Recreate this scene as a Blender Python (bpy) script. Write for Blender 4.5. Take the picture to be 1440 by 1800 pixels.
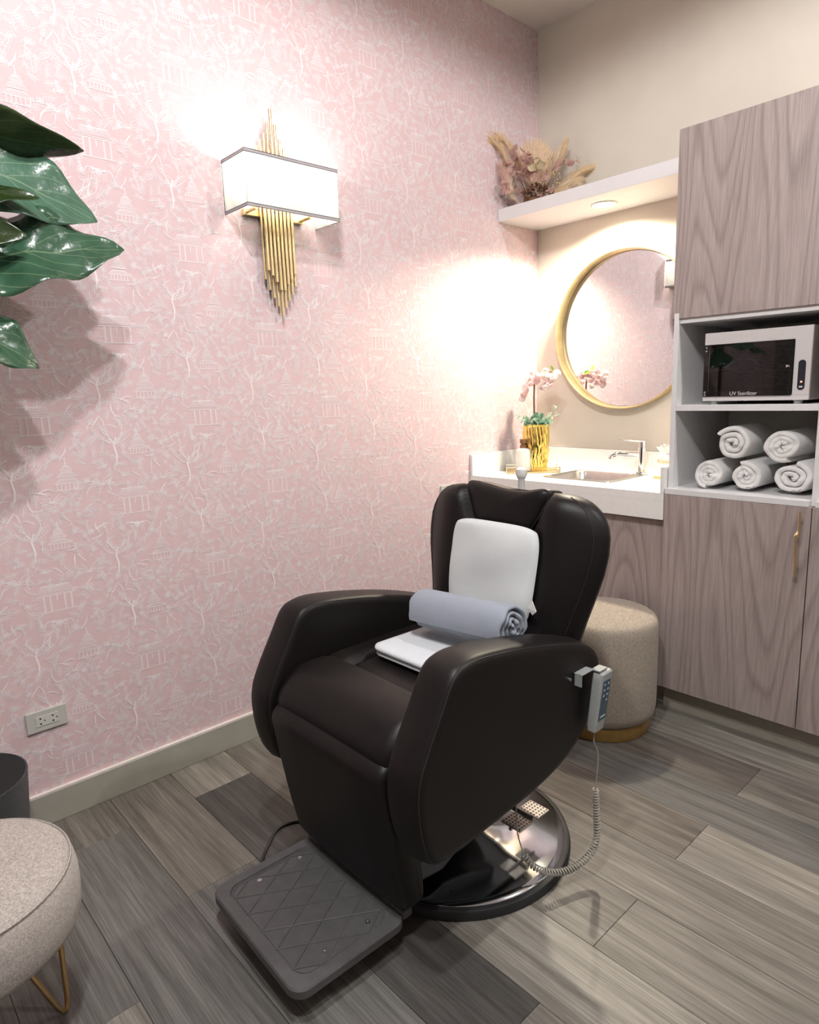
import bpy, bmesh, math, random
from math import sin, cos, pi, radians, sqrt, hypot
from mathutils import Vector, Matrix

for o in list(bpy.data.objects):
    bpy.data.objects.remove(o, do_unlink=True)
S = bpy.context.scene
COL = S.collection

# ------------------------------------------------------------------ camera
CAM = (2.0845, -2.8065, 1.2473)
YAW, PITCH, ROLL, FPX = -0.8335, 0.1809, 0.0337, 1156.56
f_ = Vector((sin(YAW)*cos(PITCH), cos(YAW)*cos(PITCH), -sin(PITCH)))
r_ = Vector((cos(YAW), -sin(YAW), 0))
d_ = f_.cross(r_)
rr = cos(ROLL)*r_ + sin(ROLL)*d_
dd = -sin(ROLL)*r_ + cos(ROLL)*d_
cd = bpy.data.cameras.new('camera')
cd.sensor_fit = 'HORIZONTAL'
cd.sensor_width = 36.0
cd.lens = 36.0*FPX/1440.0
cd.clip_start = 0.02
cam = bpy.data.objects.new('camera', cd)
COL.objects.link(cam)
cam.matrix_world = Matrix(((rr.x, -dd.x, -f_.x, CAM[0]), (rr.y, -dd.y, -f_.y, CAM[1]), (rr.z, -dd.z, -f_.z, CAM[2]), (0, 0, 0, 1)))
S.camera = cam

# ------------------------------------------------------------------ world, colour management, light levels
w = bpy.data.worlds.new('world')
S.world = w
w.use_nodes = True
w.node_tree.nodes['Background'].inputs[0].default_value = (0.8, 0.85, 0.9, 1)
w.node_tree.nodes['Background'].inputs[1].default_value = 0.05
S.view_settings.view_transform = 'Standard'
S.view_settings.look = 'None'
S.view_settings.gamma = 1.0
S.view_settings.use_curve_mapping = False
S.view_settings.exposure = 0.0
S.cycles.use_adaptive_sampling = True
S.cycles.adaptive_threshold = 0.06
S.cycles.adaptive_min_samples = 8
S.cycles.max_bounces = 7
S.cycles.diffuse_bounces = 3
S.cycles.glossy_bounces = 4
S.cycles.transmission_bounces = 4
S.cycles.transparent_max_bounces = 6
S.cycles.caustics_reflective = False
S.cycles.caustics_refractive = False
CEILING_W = 112.0      # each recessed ceiling downlight
SHELF_W = 105.0        # downlight under the floating shelf
SCONCE_W = 2.7        # each of the two bulbs of the wall lamp
COOL = (1.0, 0.99, 0.985)
WARM = (1.0, 0.89, 0.70)
DOWNLIGHTS = [(1.45, -2.45), (2.50, -0.75), (2.05, -2.75)]  # the third is an added lamp over the camera, brightening the niche
H = 2.884
RX, RY = 3.4, -4.2

# ------------------------------------------------------------------ mesh helpers
ORG = {}

def sub(a, b): return (a[0]-b[0], a[1]-b[1], a[2]-b[2])

class MB:
    def __init__(s): s.v = []; s.f = []
    def add(s, vs, fs):
        n = len(s.v); s.v += [tuple(p) for p in vs]; s.f += [tuple(i+n for i in q) for q in fs]; return s
    def box(s, x0, x1, y0, y1, z0, z1):
        return s.add([(x0,y0,z0),(x1,y0,z0),(x1,y1,z0),(x0,y1,z0),(x0,y0,z1),(x1,y0,z1),(x1,y1,z1),(x0,y1,z1)],
                     [(3,2,1,0),(4,5,6,7),(0,1,5,4),(1,2,6,5),(2,3,7,6),(3,0,4,7)])
    def obox(s, c, ax, ay, az):
        c = Vector(c); ax, ay, az = Vector(ax), Vector(ay), Vector(az)
        vs = [c + i*ax + j*ay + k*az for k in (-1,1) for (i,j) in ((-1,-1),(1,-1),(1,1),(-1,1))]
        return s.add(vs, [(3,2,1,0),(4,5,6,7),(0,1,5,4),(1,2,6,5),(2,3,7,6),(3,0,4,7)])
    def loft(s, loops, closed=True, cap0=True, cap1=True):
        n = len(loops[0]); vs = [p for L in loops for p in L]; fs = []
        for i in range(len(loops)-1):
            for j in range(n if closed else n-1):
                k = (j+1) % n
                fs.append((i*n+j, i*n+k, (i+1)*n+k, (i+1)*n+j))
        if closed and cap0: fs.append(tuple(range(n-1, -1, -1)))
        if closed and cap1: fs.append(tuple((len(loops)-1)*n + j for j in range(n)))
        return s.add(vs, fs)
    def lathe(s, prof, c=(0,0,0), seg=32, axis='z', cap=True):
        loops = []
        for (r, h) in prof:
            L = []
            for k in range(seg):
                a = 2*pi*k/seg
                if axis == 'z': L.append((c[0]+r*cos(a), c[1]+r*sin(a), c[2]+h))
                elif axis == 'y': L.append((c[0]+r*cos(a), c[1]+h, c[2]-r*sin(a)))
                else: L.append((c[0]+h, c[1]+r*cos(a), c[2]+r*sin(a)))
            loops.append(L)
        return s.loft(loops, True, cap, cap)
    def tube(s, pts, r, seg=8, closed=False, cap=True):
        P = [Vector(p) for p in pts]; n = len(P); R = r if isinstance(r, (list, tuple)) else [r]*n
        T = []
        for i in range(n):
            a = P[(i-1) % n] if (closed or i > 0) else P[i]
            b = P[(i+1) % n] if (closed or i < n-1) else P[i]
            t = (b-a); T.append(t.normalized() if t.length > 1e-9 else Vector((0,0,1)))
        u = T[0].orthogonal().normalized(); loops = []
        for i in range(n):
            u = (u - T[i]*u.dot(T[i]))
            u = u.normalized() if u.length > 1e-6 else T[i].orthogonal().normalized()
            v = T[i].cross(u)
            loops.append([P[i] + R[i]*(cos(2*pi*k/seg)*u + sin(2*pi*k/seg)*v) for k in range(seg)])
        if closed:
            loops.append(loops[0]); return s.loft(loops, True, False, False)
        return s.loft(loops, True, cap, cap)
    def grid(s, fn, nu, nv):
        vs = [fn(i/(nu-1), j/(nv-1)) for j in range(nv) for i in range(nu)]
        return s.add(vs, [(j*nu+i, j*nu+i+1, (j+1)*nu+i+1, (j+1)*nu+i) for j in range(nv-1) for i in range(nu-1)])
    def build(s, name, mat, parent=None, smooth=40, bevel=0, bseg=2, org=None):
        o0 = org or (ORG.get(parent.name, (0,0,0)) if parent else (0,0,0))
        me = bpy.data.meshes.new(name)
        me.from_pydata([sub(p, o0) for p in s.v], [], s.f)
        me.update()
        if mat: me.materials.append(M(mat))
        o = bpy.data.objects.new(name, me); COL.objects.link(o)
        if parent: o.parent = parent; ORG[o.name] = o0
        if smooth:
            me.shade_smooth(); me.set_sharp_from_angle(angle=radians(smooth))
        if bevel:
            b = o.modifiers.new('bevel', 'BEVEL'); b.width = bevel; b.segments = bseg; b.limit_method = 'ANGLE'; b.angle_limit = radians(35)
        return o

def thing(name, label, cat, loc, group=None):
    o = bpy.data.objects.new(name, None); COL.objects.link(o); o.location = loc
    o.empty_display_size = 0.05
    o['label'] = label; o['category'] = cat
    if group: o['group'] = group
    ORG[o.name] = tuple(loc)
    return o
def tag(o, label, cat, group=None):
    o['label'] = label; o['category'] = cat
    if group: o['group'] = group
    return o
def struct(o, label=None):
    o['kind'] = 'structure'
    if label: o['label'] = label
    return o
def rep(root, dx, label):
    c = root.copy(); COL.objects.link(c); c.location = Vector(root.location)+Vector(dx); c['label'] = label
    for ch in root.children:
        k = ch.copy(); COL.objects.link(k); k.parent = c
        for g in ch.children:
            d = g.copy(); COL.objects.link(d); d.parent = k
    return c
def cr(pts, n=8, closed=False):
    out = []; m = len(pts); P = [Vector(p) if len(p) == 3 else Vector((p[0], p[1], 0)) for p in pts]
    for i in range(m if closed else m-1):
        p0 = P[(i-1) % m] if (closed or i > 0) else 2*P[0]-P[1]
        p1, p2 = P[i], P[(i+1) % m]
        p3 = P[(i+2) % m] if (closed or i < m-2) else 2*P[-1]-P[-2]
        for k in range(n):
            t = k/n
            out.append(0.5*((2*p1)+(p2-p0)*t+(2*p0-5*p1+4*p2-p3)*t*t+(3*p1-p0-3*p2+p3)*t*t*t))
    if not closed: out.append(P[-1])
    return out
def resample(P, n, closed=True):
    Q = P + [P[0]] if closed else P
    L = [0]
    for i in range(len(Q)-1): L.append(L[-1]+(Q[i+1]-Q[i]).length)
    out = []; j = 0; m = n if closed else n-1
    for i in range(n):
        t = L[-1]*i/m
        while j < len(L)-2 and L[j+1] < t: j += 1
        s = (t-L[j])/max(1e-9, L[j+1]-L[j]); out.append(Q[j].lerp(Q[j+1], min(1, s)))
    return out
def rrect(w, h, r, n=6):
    out = []
    for (cx, cy, a0) in ((w/2-r, h/2-r, 0), (-w/2+r, h/2-r, pi/2), (-w/2+r, -h/2+r, pi), (w/2-r, -h/2+r, 1.5*pi)):
        for k in range(n+1):
            a = a0+pi/2*k/n; out.append((cx+r*cos(a), cy+r*sin(a)))
    return out
def inset(loop, d):
    n = len(loop); out = []
    for i in range(n):
        t = loop[(i+1) % n]-loop[(i-1) % n]
        nrm = Vector((-t.y, t.x, 0))
        nrm = nrm.normalized() if nrm.length > 1e-9 else Vector((0,0,0))
        out.append(loop[i]+nrm*d)
    return out

# ------------------------------------------------------------------ materials
MATS = {}
def M(k):
    return MATS[k] if isinstance(k, str) else k
class NT:
    def __init__(s, name):
        s.m = bpy.data.materials.new(name); s.m.use_nodes = True; s.t = s.m.node_tree; s.b = s.t.nodes['Principled BSDF']; MATS[name] = s.m
    def n(s, ty, **kw):
        d = s.t.nodes.new(ty)
        for k, v in kw.items():
            if k in d.inputs: d.inputs[k].default_value = v
            else: setattr(d, k, v)
        return d
    def l(s, a, b): s.t.links.new(a, b)
    def coords(s, scale=(1,1,1), kind='Object', offset_random=False):
        c = s.n('ShaderNodeTexCoord'); mp = s.n('ShaderNodeMapping'); mp.inputs['Scale'].default_value = scale
        src = c.outputs[kind]
        if offset_random:
            oi = s.n('ShaderNodeObjectInfo'); ml = s.n('ShaderNodeMath', operation='MULTIPLY'); ml.inputs[1].default_value = 37.0
            s.l(oi.outputs['Random'], ml.inputs[0])
            va = s.n('ShaderNodeVectorMath', operation='ADD'); s.l(src, va.inputs[0]); s.l(ml.outputs[0], va.inputs[1]); src = va.outputs[0]
        s.l(src, mp.inputs['Vector']); return mp.outputs[0]
    def noise(s, vec, scale, detail=3, rough=0.55, dist=0.0):
        d = s.n('ShaderNodeTexNoise'); d.inputs['Scale'].default_value = scale; d.inputs['Detail'].default_value = detail
        d.inputs['Roughness'].default_value = rough; d.inputs['Distortion'].default_value = dist
        if vec is not None: s.l(vec, d.inputs['Vector'])
        return d.outputs['Fac']
    def ramp(s, fac, stops):
        d = s.n('ShaderNodeValToRGB'); e = d.color_ramp.elements
        while len(e) < len(stops): e.new(0.5)
        for i, (p, c) in enumerate(stops):
            e[i].position = p; e[i].color = (*c, 1) if len(c) == 3 else c
        s.l(fac, d.inputs[0]); return d.outputs[0]
    def mix(s, fac, a, b, mode='MIX'):
        d = s.n('ShaderNodeMix', data_type='RGBA', blend_type=mode)
        if isinstance(fac, float): d.inputs[0].default_value = fac
        else: s.l(fac, d.inputs[0])
        for i, c in ((6, a), (7, b)):
            if isinstance(c, tuple): d.inputs[i].default_value = (*c, 1) if len(c) == 3 else c
            else: s.l(c, d.inputs[i])
        return d.outputs[2]
    def math(s, op, a, b=None):
        d = s.n('ShaderNodeMath', operation=op)
        for i, c in ((0, a), (1, b)):
            if c is None: continue
            if isinstance(c, (int, float)): d.inputs[i].default_value = c
            else: s.l(c, d.inputs[i])
        return d.outputs[0]
    def bump(s, h, strength=0.2, dist=0.002):
        d = s.n('ShaderNodeBump'); d.inputs['Strength'].default_value = strength; d.inputs['Distance'].default_value = dist
        s.l(h, d.inputs['Height']); s.l(d.outputs[0], s.b.inputs['Normal'])
    def base(s, c):
        if isinstance(c, tuple): s.b.inputs['Base Color'].default_value = (*c, 1) if len(c) == 3 else c
        else: s.l(c, s.b.inputs['Base Color'])
    def set(s, rough=0.5, metal=0.0, spec=0.5, **kw):
        s.b.inputs['Roughness'].default_value = rough; s.b.inputs['Metallic'].default_value = metal; s.b.inputs['Specular IOR Level'].default_value = spec
        for k, v in kw.items(): s.b.inputs[k.replace('_', ' ')].default_value = v
        return s

def simple(name, c, rough=0.5, metal=0.0, spec=0.5, var=0.06, scale=30, bump=0.0, bscale=200, **kw):
    t = NT(name); v = t.coords()
    nz = t.noise(v, scale)
    lo = tuple(max(0, x*(1-var)) for x in c); hi = tuple(min(1, x*(1+var)) for x in c)
    t.base(t.ramp(nz, [(0.3, lo), (0.7, hi)])); t.set(rough, metal, spec, **kw)
    if bump: t.bump(t.noise(v, bscale, 2), bump, 0.001)
    return t

# wallpaper ground: soft rose with a faint cloudiness
t = NT('wallpaper_rose'); v = t.coords()
a = t.noise(v, 9, 4); b = t.noise(v, 60, 3)
c1 = t.ramp(a, [(0.3, (0.655, 0.470, 0.487)), (0.7, (0.69, 0.505, 0.522))])
c2 = t.mix(t.math('MULTIPLY', b, 0.35), c1, (0.76, 0.60, 0.60))
t.base(c2); t.set(0.62, 0, 0.3); t.bump(t.noise(v, 700, 2), 0.08, 0.0005)
simple('wallpaper_ink', (0.85, 0.775, 0.795), 0.55, 0, 0.35, 0.03, 20)
t = simple('wall_paint', (0.68, 0.622, 0.54), 0.7, 0, 0.25, 0.03, 5, 0.12, 220)
simple('ceiling_paint', (0.74, 0.68, 0.61), 0.8, 0, 0.2, 0.02, 5, 0.08, 200)
simple('plain_wall', (0.30, 0.27, 0.25), 0.8, 0, 0.2, 0.02, 5, 0.08, 200)
simple('baseboard_paint', (0.37, 0.35, 0.30), 0.5, 0, 0.35, 0.05, 12)
simple('caulk', (0.72, 0.66, 0.62), 0.7, 0, 0.2, 0.06, 50)
simple('toe_grey', (0.36, 0.33, 0.28), 0.5, 0, 0.3, 0.05, 12)
simple('slab', (0.05, 0.048, 0.045), 0.9)

# vinyl planks: tone from the plank, streaky grain along its length
t = NT('plank'); v = t.coords((0.9, 16, 1), offset_random=True); v2 = t.coords((3.0, 130, 1), offset_random=True); v3 = t.coords((0.5, 5, 1), offset_random=True)
g1 = t.noise(v, 2.2, 6, 0.65, 0.6); g2 = t.noise(v2, 2.0, 3, 0.6); g3 = t.noise(v3, 1.6, 2)
oi = t.n('ShaderNodeObjectInfo')
dark = t.mix(1.0, oi.outputs['Color'], (0.60, 0.585, 0.57), 'MULTIPLY'); lite = t.mix(1.0, oi.outputs['Color'], (1.28, 1.26, 1.24), 'MULTIPLY')
m1 = t.mix(t.ramp(g1, [(0.32, (0,0,0)), (0.68, (1,1,1))]), dark, lite)
m2 = t.mix(t.ramp(g3, [(0.3, (0,0,0)), (0.75, (1,1,1))]), t.mix(1.0, m1, (0.80, 0.79, 0.80), 'MULTIPLY'), m1)
m3 = t.mix(t.ramp(g2, [(0.42, (1,1,1)), (0.56, (0,0,0))]), m2, t.mix(1.0, m2, (0.78, 0.77, 0.76), 'MULTIPLY'))
m4 = t.mix(t.ramp(g2, [(0.60, (0,0,0)), (0.70, (1,1,1))]), m3, t.mix(1.0, m3, (1.3, 1.28, 1.25), 'MULTIPLY'))
t.base(m4); t.set(0.42, 0, 0.4); t.bump(g2, 0.12, 0.0006)

# grey-brown oak laminate: contour rings of a stretched noise make the cathedral figure
def laminate(name, ofs):
    t = NT(name); tc = t.n('ShaderNodeTexCoord'); mp = t.n('ShaderNodeMapping')
    t.l(tc.outputs['Object'], mp.inputs[0]); mp.inputs['Location'].default_value = ofs; mp.inputs['Scale'].default_value = (3.6, 1, 0.42)
    n1 = t.noise(mp.outputs[0], 1.0, 1.5, 0.4, 0.25)
    rings = t.math('FRACT', t.math('MULTIPLY', n1, 30.0))
    mp2 = t.n('ShaderNodeMapping'); t.l(tc.outputs['Object'], mp2.inputs[0]); mp2.inputs['Scale'].default_value = (330, 1, 9)
    fine = t.noise(mp2.outputs[0], 1.0, 3, 0.6)
    mp3 = t.n('ShaderNodeMapping'); t.l(tc.outputs['Object'], mp3.inputs[0]); mp3.inputs['Scale'].default_value = (14, 1, 0.5)
    broad = t.noise(mp3.outputs[0], 1.0, 2)
    rc = t.ramp(rings, [(0.0, (0.35, 0.284, 0.268)), (0.22, (0.435, 0.358, 0.340)), (0.75, (0.465, 0.388, 0.368)), (1.0, (0.345, 0.277, 0.262))])
    c = t.mix(t.ramp(fine, [(0.35, (1,1,1)), (0.62, (0,0,0))]), rc, t.mix(1.0, rc, (0.80, 0.79, 0.78), 'MULTIPLY'))
    c = t.mix(t.ramp(broad, [(0.3, (0,0,0)), (0.7, (1,1,1))]), t.mix(1.0, c, (0.92, 0.915, 0.91), 'MULTIPLY'), c)
    t.base(c); t.set(0.5, 0, 0.35); t.bump(fine, 0.1, 0.0004)
laminate('oak_laminate', (0.3, 0, 0.2)); laminate('oak_laminate_lower', (4.1, 0, 3.7)); laminate('oak_laminate_base', (8.7, 0, 1.4))
simple('oak_edge', (0.25, 0.19, 0.17), 0.5)
simple('white_laminate', (0.74, 0.735, 0.735), 0.4, 0, 0.4, 0.02)
simple('niche_laminate', (0.74, 0.70, 0.63), 0.45, 0, 0.3, 0.03, 40, 0.05, 400)
simple('counter_white', (0.86, 0.85, 0.82), 0.22, 0, 0.5, 0.02, 40)
simple('shelf_white', (0.78, 0.77, 0.78), 0.45, 0, 0.4, 0.01)

# leather: near-black brown with a fine pebble
t = NT('leather'); v = t.coords()
vo = t.n('ShaderNodeTexVoronoi'); vo.inputs['Scale'].default_value = 420; t.l(v, vo.inputs['Vector'])
nz = t.noise(v, 6, 3)
t.base(t.ramp(nz, [(0.3, (0.0062, 0.0046, 0.0046)), (0.7, (0.0085, 0.0064, 0.0062))])); t.set(0.45, 0, 0.29); t.bump(vo.outputs['Distance'], 0.10, 0.0006)
simple('leather_thread', (0.016, 0.013, 0.012), 0.6)
def fabric(name, ca, cb, sc=620, strength=0.35):
    t = NT(name); v = t.coords((1,1,1)); vx = t.coords((1.0, 1.0, 0.22)); vz = t.coords((0.25, 0.25, 1.0))
    p = t.noise(vx, sc, 3, 0.7); q = t.noise(vz, sc, 3, 0.7); k = t.noise(v, 40, 2)
    h = t.math('ADD', t.math('MULTIPLY', p, 0.5), t.math('MULTIPLY', q, 0.5))
    c = t.ramp(h, [(0.36, ca), (0.62, cb)])
    c = t.mix(t.math('MULTIPLY', k, 0.25), c, tuple(x*0.75 for x in ca))
    t.base(c); t.set(0.9, 0, 0.15); t.b.inputs['Sheen Weight'].default_value = 0.15; t.bump(h, strength, 0.0015)
fabric('drum_fabric', (0.20, 0.165, 0.13), (0.52, 0.45, 0.37))
fabric('ottoman_fabric', (0.22, 0.19, 0.175), (0.58, 0.525, 0.485), 800)
fabric('pot_felt', (0.022, 0.022, 0.026), (0.075, 0.075, 0.085), 500)
simple('pot_inside', (0.008, 0.008, 0.009), 0.9)
simple('soil', (0.02, 0.015, 0.012), 0.95, bump=0.8, bscale=60)
def towel(name, c, sc=700, st=0.5):
    t = NT(name); v = t.coords(); n1 = t.noise(v, sc, 3, 0.7); n2 = t.noise(v, 25, 2)
    lo = tuple(x*0.90 for x in c)
    t.base(t.mix(t.math('MULTIPLY', n2, 0.6), c, lo)); t.set(0.95, 0, 0.1); t.b.inputs['Sheen Weight'].default_value = 0.25; t.bump(n1, st, 0.0015)
towel('towel_white', (0.86, 0.855, 0.84)); towel('pillow_white', (0.66, 0.685, 0.69), 900, 0.15); towel('towel_cool', (0.68, 0.71, 0.74))
# blanket: blue grey with a fine herringbone
t = NT('blanket'); v = t.coords()
wv = t.n('ShaderNodeTexWave', wave_type='BANDS', bands_direction='DIAGONAL'); wv.inputs['Scale'].default_value = 95; wv.inputs['Distortion'].default_value = 1.0; t.l(v, wv.inputs['Vector'])
nz = t.noise(v, 500, 3); n2 = t.noise(v, 18, 2)
c = t.mix(t.math('MULTIPLY', wv.outputs['Fac'], 0.35), (0.30, 0.33, 0.39), (0.36, 0.39, 0.45)); c = t.mix(t.math('MULTIPLY', n2, 0.5), c, (0.25, 0.275, 0.335))
t.base(c); t.set(0.95, 0, 0.1); t.b.inputs['Sheen Weight'].default_value = 0.3; t.bump(nz, 0.4, 0.0012)
# metals
simple('gold', (0.86, 0.68, 0.40), 0.28, 1.0, var=0.05)
t = simple('brushed_gold', (0.70, 0.565, 0.31), 0.34, 1.0, var=0.14, scale=14)
simple('vase_gold', (0.93, 0.69, 0.20), 0.14, 1.0, var=0.05)
simple('brass_dark', (0.60, 0.42, 0.20), 0.35, 1.0, var=0.1)
simple('leg_gold', (0.62, 0.42, 0.20), 0.30, 1.0, var=0.05)
simple('plinth_gold', (0.48, 0.30, 0.10), 0.45, 0.6, var=0.1)
simple('chrome', (0.80, 0.81, 0.83), 0.07, 1.0, var=0.02)
simple('disc_chrome', (0.58, 0.61, 0.66), 0.11, 1.0, var=0.06, scale=9)
simple('steel', (0.52, 0.51, 0.49), 0.28, 1.0, var=0.06)
simple('screw_steel', (0.65, 0.65, 0.62), 0.3, 1.0)
simple('frame_grey', (0.30, 0.31, 0.33), 0.45, 0.2)
simple('cast_dark', (0.06, 0.065, 0.075), 0.38, 0.3)
simple('rubber', (0.018, 0.018, 0.02), 0.55)
simple('plate_grey', (0.088, 0.086, 0.087), 0.42, 0, 0.4, 0.12, 40, 0.15, 600)
simple('tread_metal', (0.52, 0.49, 0.45), 0.35, 0.85)
simple('tread_hole', (0.03, 0.03, 0.03), 0.6)
t = NT('mirror_glass'); t.base((0.90, 0.90, 0.90)); t.set(0.012, 1.0)
simple('plastic_white', (0.74, 0.73, 0.71), 0.35, 0, 0.4, 0.02)
simple('outlet_plate', (0.50, 0.49, 0.455), 0.4, 0, 0.4, 0.02)
simple('outlet_face', (0.56, 0.55, 0.51), 0.4, 0, 0.4, 0.02)
simple('slot_black', (0.01, 0.01, 0.01), 0.6)
simple('remote_grey', (0.30, 0.315, 0.31), 0.38, 0, 0.4, 0.03)
simple('remote_panel', (0.055, 0.085, 0.115), 0.3, 0, 0.4)
simple('remote_mark', (0.40, 0.50, 0.54), 0.4)
simple('cord_grey', (0.33, 0.31, 0.27), 0.5)
simple('cord_black', (0.012, 0.012, 0.013), 0.45)
simple('uv_white', (0.66, 0.63, 0.62), 0.35, 0, 0.4, 0.02)
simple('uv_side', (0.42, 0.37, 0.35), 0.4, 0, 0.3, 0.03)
simple('uv_inside', (0.02, 0.018, 0.018), 0.5)
simple('uv_blind_reflection', (0.42, 0.36, 0.29), 0.4, 0.2)  # tone of the blinds' reflection, put into solid bars
simple('uv_blue', (0.05, 0.17, 0.28), 0.4)
simple('panel_navy', (0.018, 0.02, 0.032), 0.3)
simple('ink_white', (0.62, 0.62, 0.62), 0.5)
simple('ink_gold', (0.62, 0.46, 0.12), 0.5)
simple('ink_dark', (0.08, 0.07, 0.06), 0.7)
simple('card_white', (0.80, 0.79, 0.76), 0.6, 0, 0.3, 0.02)
simple('bottle_ceramic', (0.74, 0.72, 0.66), 0.35, 0, 0.4, 0.02)
simple('wood_cap', (0.22, 0.105, 0.05), 0.5, 0, 0.35, 0.25, 60)
simple('stem_brown', (0.20, 0.085, 0.045), 0.7)
simple('stem_green', (0.10, 0.14, 0.05), 0.6)
simple('bark', (0.10, 0.07, 0.045), 0.85)
simple('shade_trim', (0.42, 0.385, 0.40), 0.6)
simple('shade_cord', (0.06, 0.055, 0.06), 0.6)
simple('pink_petal', (0.90, 0.60, 0.61), 0.6, 0, 0.2, 0.18, 90, Subsurface_Weight=0.1)
simple('pale_petal', (0.92, 0.74, 0.73), 0.6, 0, 0.2, 0.10, 90)
simple('sage_leaf', (0.22, 0.50, 0.36), 0.5, 0, 0.3, 0.35, 60)
simple('sage_pale', (0.42, 0.62, 0.48), 0.5, 0, 0.3, 0.25, 60)
simple('lime_leaf', (0.30, 0.55, 0.06), 0.5)
simple('pampas', (0.74, 0.50, 0.27), 0.9, 0, 0.1, 0.15, 40)
simple('pampas_pale', (0.80, 0.60, 0.38), 0.9, 0, 0.1, 0.12, 40)
simple('dried_mauve', (0.42, 0.20, 0.155), 0.8, 0, 0.15, 0.25, 40)
simple('dried_rose', (0.74, 0.45, 0.37), 0.8, 0, 0.15, 0.12, 60)
simple('dried_cream', (0.88, 0.75, 0.52), 0.8, 0, 0.15, 0.1, 60)
simple('dried_brown', (0.20, 0.10, 0.06), 0.85, 0, 0.15, 0.3, 50)
simple('tan_fan', (0.72, 0.50, 0.30), 0.8, 0, 0.15, 0.12, 40)
for nm, c_ in (('pink_petal', (1.0, 0.82, 0.83)), ('pale_petal', (1.0, 0.93, 0.92)), ('sage_leaf', (0.36, 0.68, 0.50)), ('sage_pale', (0.60, 0.80, 0.66)), ('pampas', (1.0, 0.82, 0.58)), ('pampas_pale', (1.0, 0.89, 0.72)), ('dried_mauve', (0.70, 0.47, 0.41)), ('dried_rose', (0.97, 0.74, 0.65)), ('tan_fan', (0.98, 0.81, 0.62))):
    old = MATS.pop(nm); bpy.data.materials.remove(old); t = NT(nm); t.t.nodes.remove(t.b); out = t.t.nodes['Material Output']
    df = t.n('ShaderNodeBsdfDiffuse'); tr = t.n('ShaderNodeBsdfTranslucent'); mx = t.n('ShaderNodeMixShader'); mx.inputs[0].default_value = 0.62 if 'petal' in nm else 0.45
    col = t.ramp(t.noise(t.coords(), 60), [(0.3, tuple(x*0.85 for x in c_)), (0.7, c_)])
    t.l(col, df.inputs[0]); t.l(col, tr.inputs[0]); t.l(df.outputs[0], mx.inputs[1]); t.l(tr.outputs[0], mx.inputs[2]); t.l(mx.outputs[0], out.inputs[0])
# big leaves: midrib and side veins from the leaf's own coordinates
def leafmat(name, c, hi):
    t = NT(name); uv = t.n('ShaderNodeUVMap'); uv.uv_map = 'leaf'; sx = t.n('ShaderNodeSeparateXYZ'); t.l(uv.outputs[0], sx.inputs[0])
    au = t.math('ABSOLUTE', t.math('SUBTRACT', sx.outputs[0], 0.5))
    pale_stripe = t.math('LESS_THAN', au, 0.011)
    vein = t.math('FRACT', t.math('SUBTRACT', t.math('MULTIPLY', sx.outputs[1], 7.0), t.math('MULTIPLY', au, 5.5)))
    vn = t.math('LESS_THAN', t.math('ABSOLUTE', t.math('SUBTRACT', vein, 0.5)), 0.03)
    nz = t.noise(t.coords(), 22, 3)
    cc = t.ramp(nz, [(0.3, tuple(x*0.7 for x in c)), (0.7, c)])
    cc = t.mix(t.math('MULTIPLY', t.math('MAXIMUM', pale_stripe, vn), 0.6), cc, hi)
    t.base(cc); t.set(0.27, 0, 0.5); t.bump(nz, 0.6, 0.006)
leafmat('leaf_green', (0.040, 0.105, 0.058), (0.16, 0.24, 0.13)); leafmat('leaf_under', (0.022, 0.042, 0.010), (0.05, 0.09, 0.02)); leafmat('leaf_grey', (0.075, 0.16, 0.105), (0.22, 0.31, 0.2))
def emit(name, c, st):
    t = NT(name); t.base(c); t.b.inputs['Emission Color'].default_value = (*c, 1); t.b.inputs['Emission Strength'].default_value = st
emit('lens_cool', COOL, 14.0); emit('lens_warm', WARM, 22.0); emit('led_red', (1.0, 0.12, 0.06), 9.0); emit('bulb', (1.0, 0.93, 0.82), 12.0)
# lamp shade fabric lets the bulbs' light through
t = NT('shade_fabric'); t.t.nodes.remove(t.b); out = t.t.nodes['Material Output']
v = t.coords(); nz = t.noise(v, 300, 2)
df = t.n('ShaderNodeBsdfDiffuse'); tr = t.n('ShaderNodeBsdfTranslucent'); mx = t.n('ShaderNodeMixShader'); mx.inputs[0].default_value = 0.48
col = t.ramp(nz, [(0.3, (0.80, 0.81, 0.77)), (0.7, (0.85, 0.86, 0.82))])
t.l(col, df.inputs[0]); t.l(col, tr.inputs[0]); t.l(df.outputs[0], mx.inputs[1]); t.l(tr.outputs[0], mx.inputs[2]); t.l(mx.outputs[0], out.inputs[0])
# tinted glass of the sterilizer door
t = NT('smoked_glass'); t.t.nodes.remove(t.b); out = t.t.nodes['Material Output']
tp = t.n('ShaderNodeBsdfTransparent'); tp.inputs[0].default_value = (0.68, 0.66, 0.66, 1); gl = t.n('ShaderNodeBsdfGlossy'); gl.inputs[1].default_value = 0.02; gl.inputs[0].default_value = (1,1,1,1)
fr = t.n('ShaderNodeFresnel'); fr.inputs[0].default_value = 1.5; mx = t.n('ShaderNodeMixShader'); t.l(fr.outputs[0], mx.inputs[0]); t.l(tp.outputs[0], mx.inputs[1]); t.l(gl.outputs[0], mx.inputs[2]); t.l(mx.outputs[0], out.inputs[0])

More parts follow.
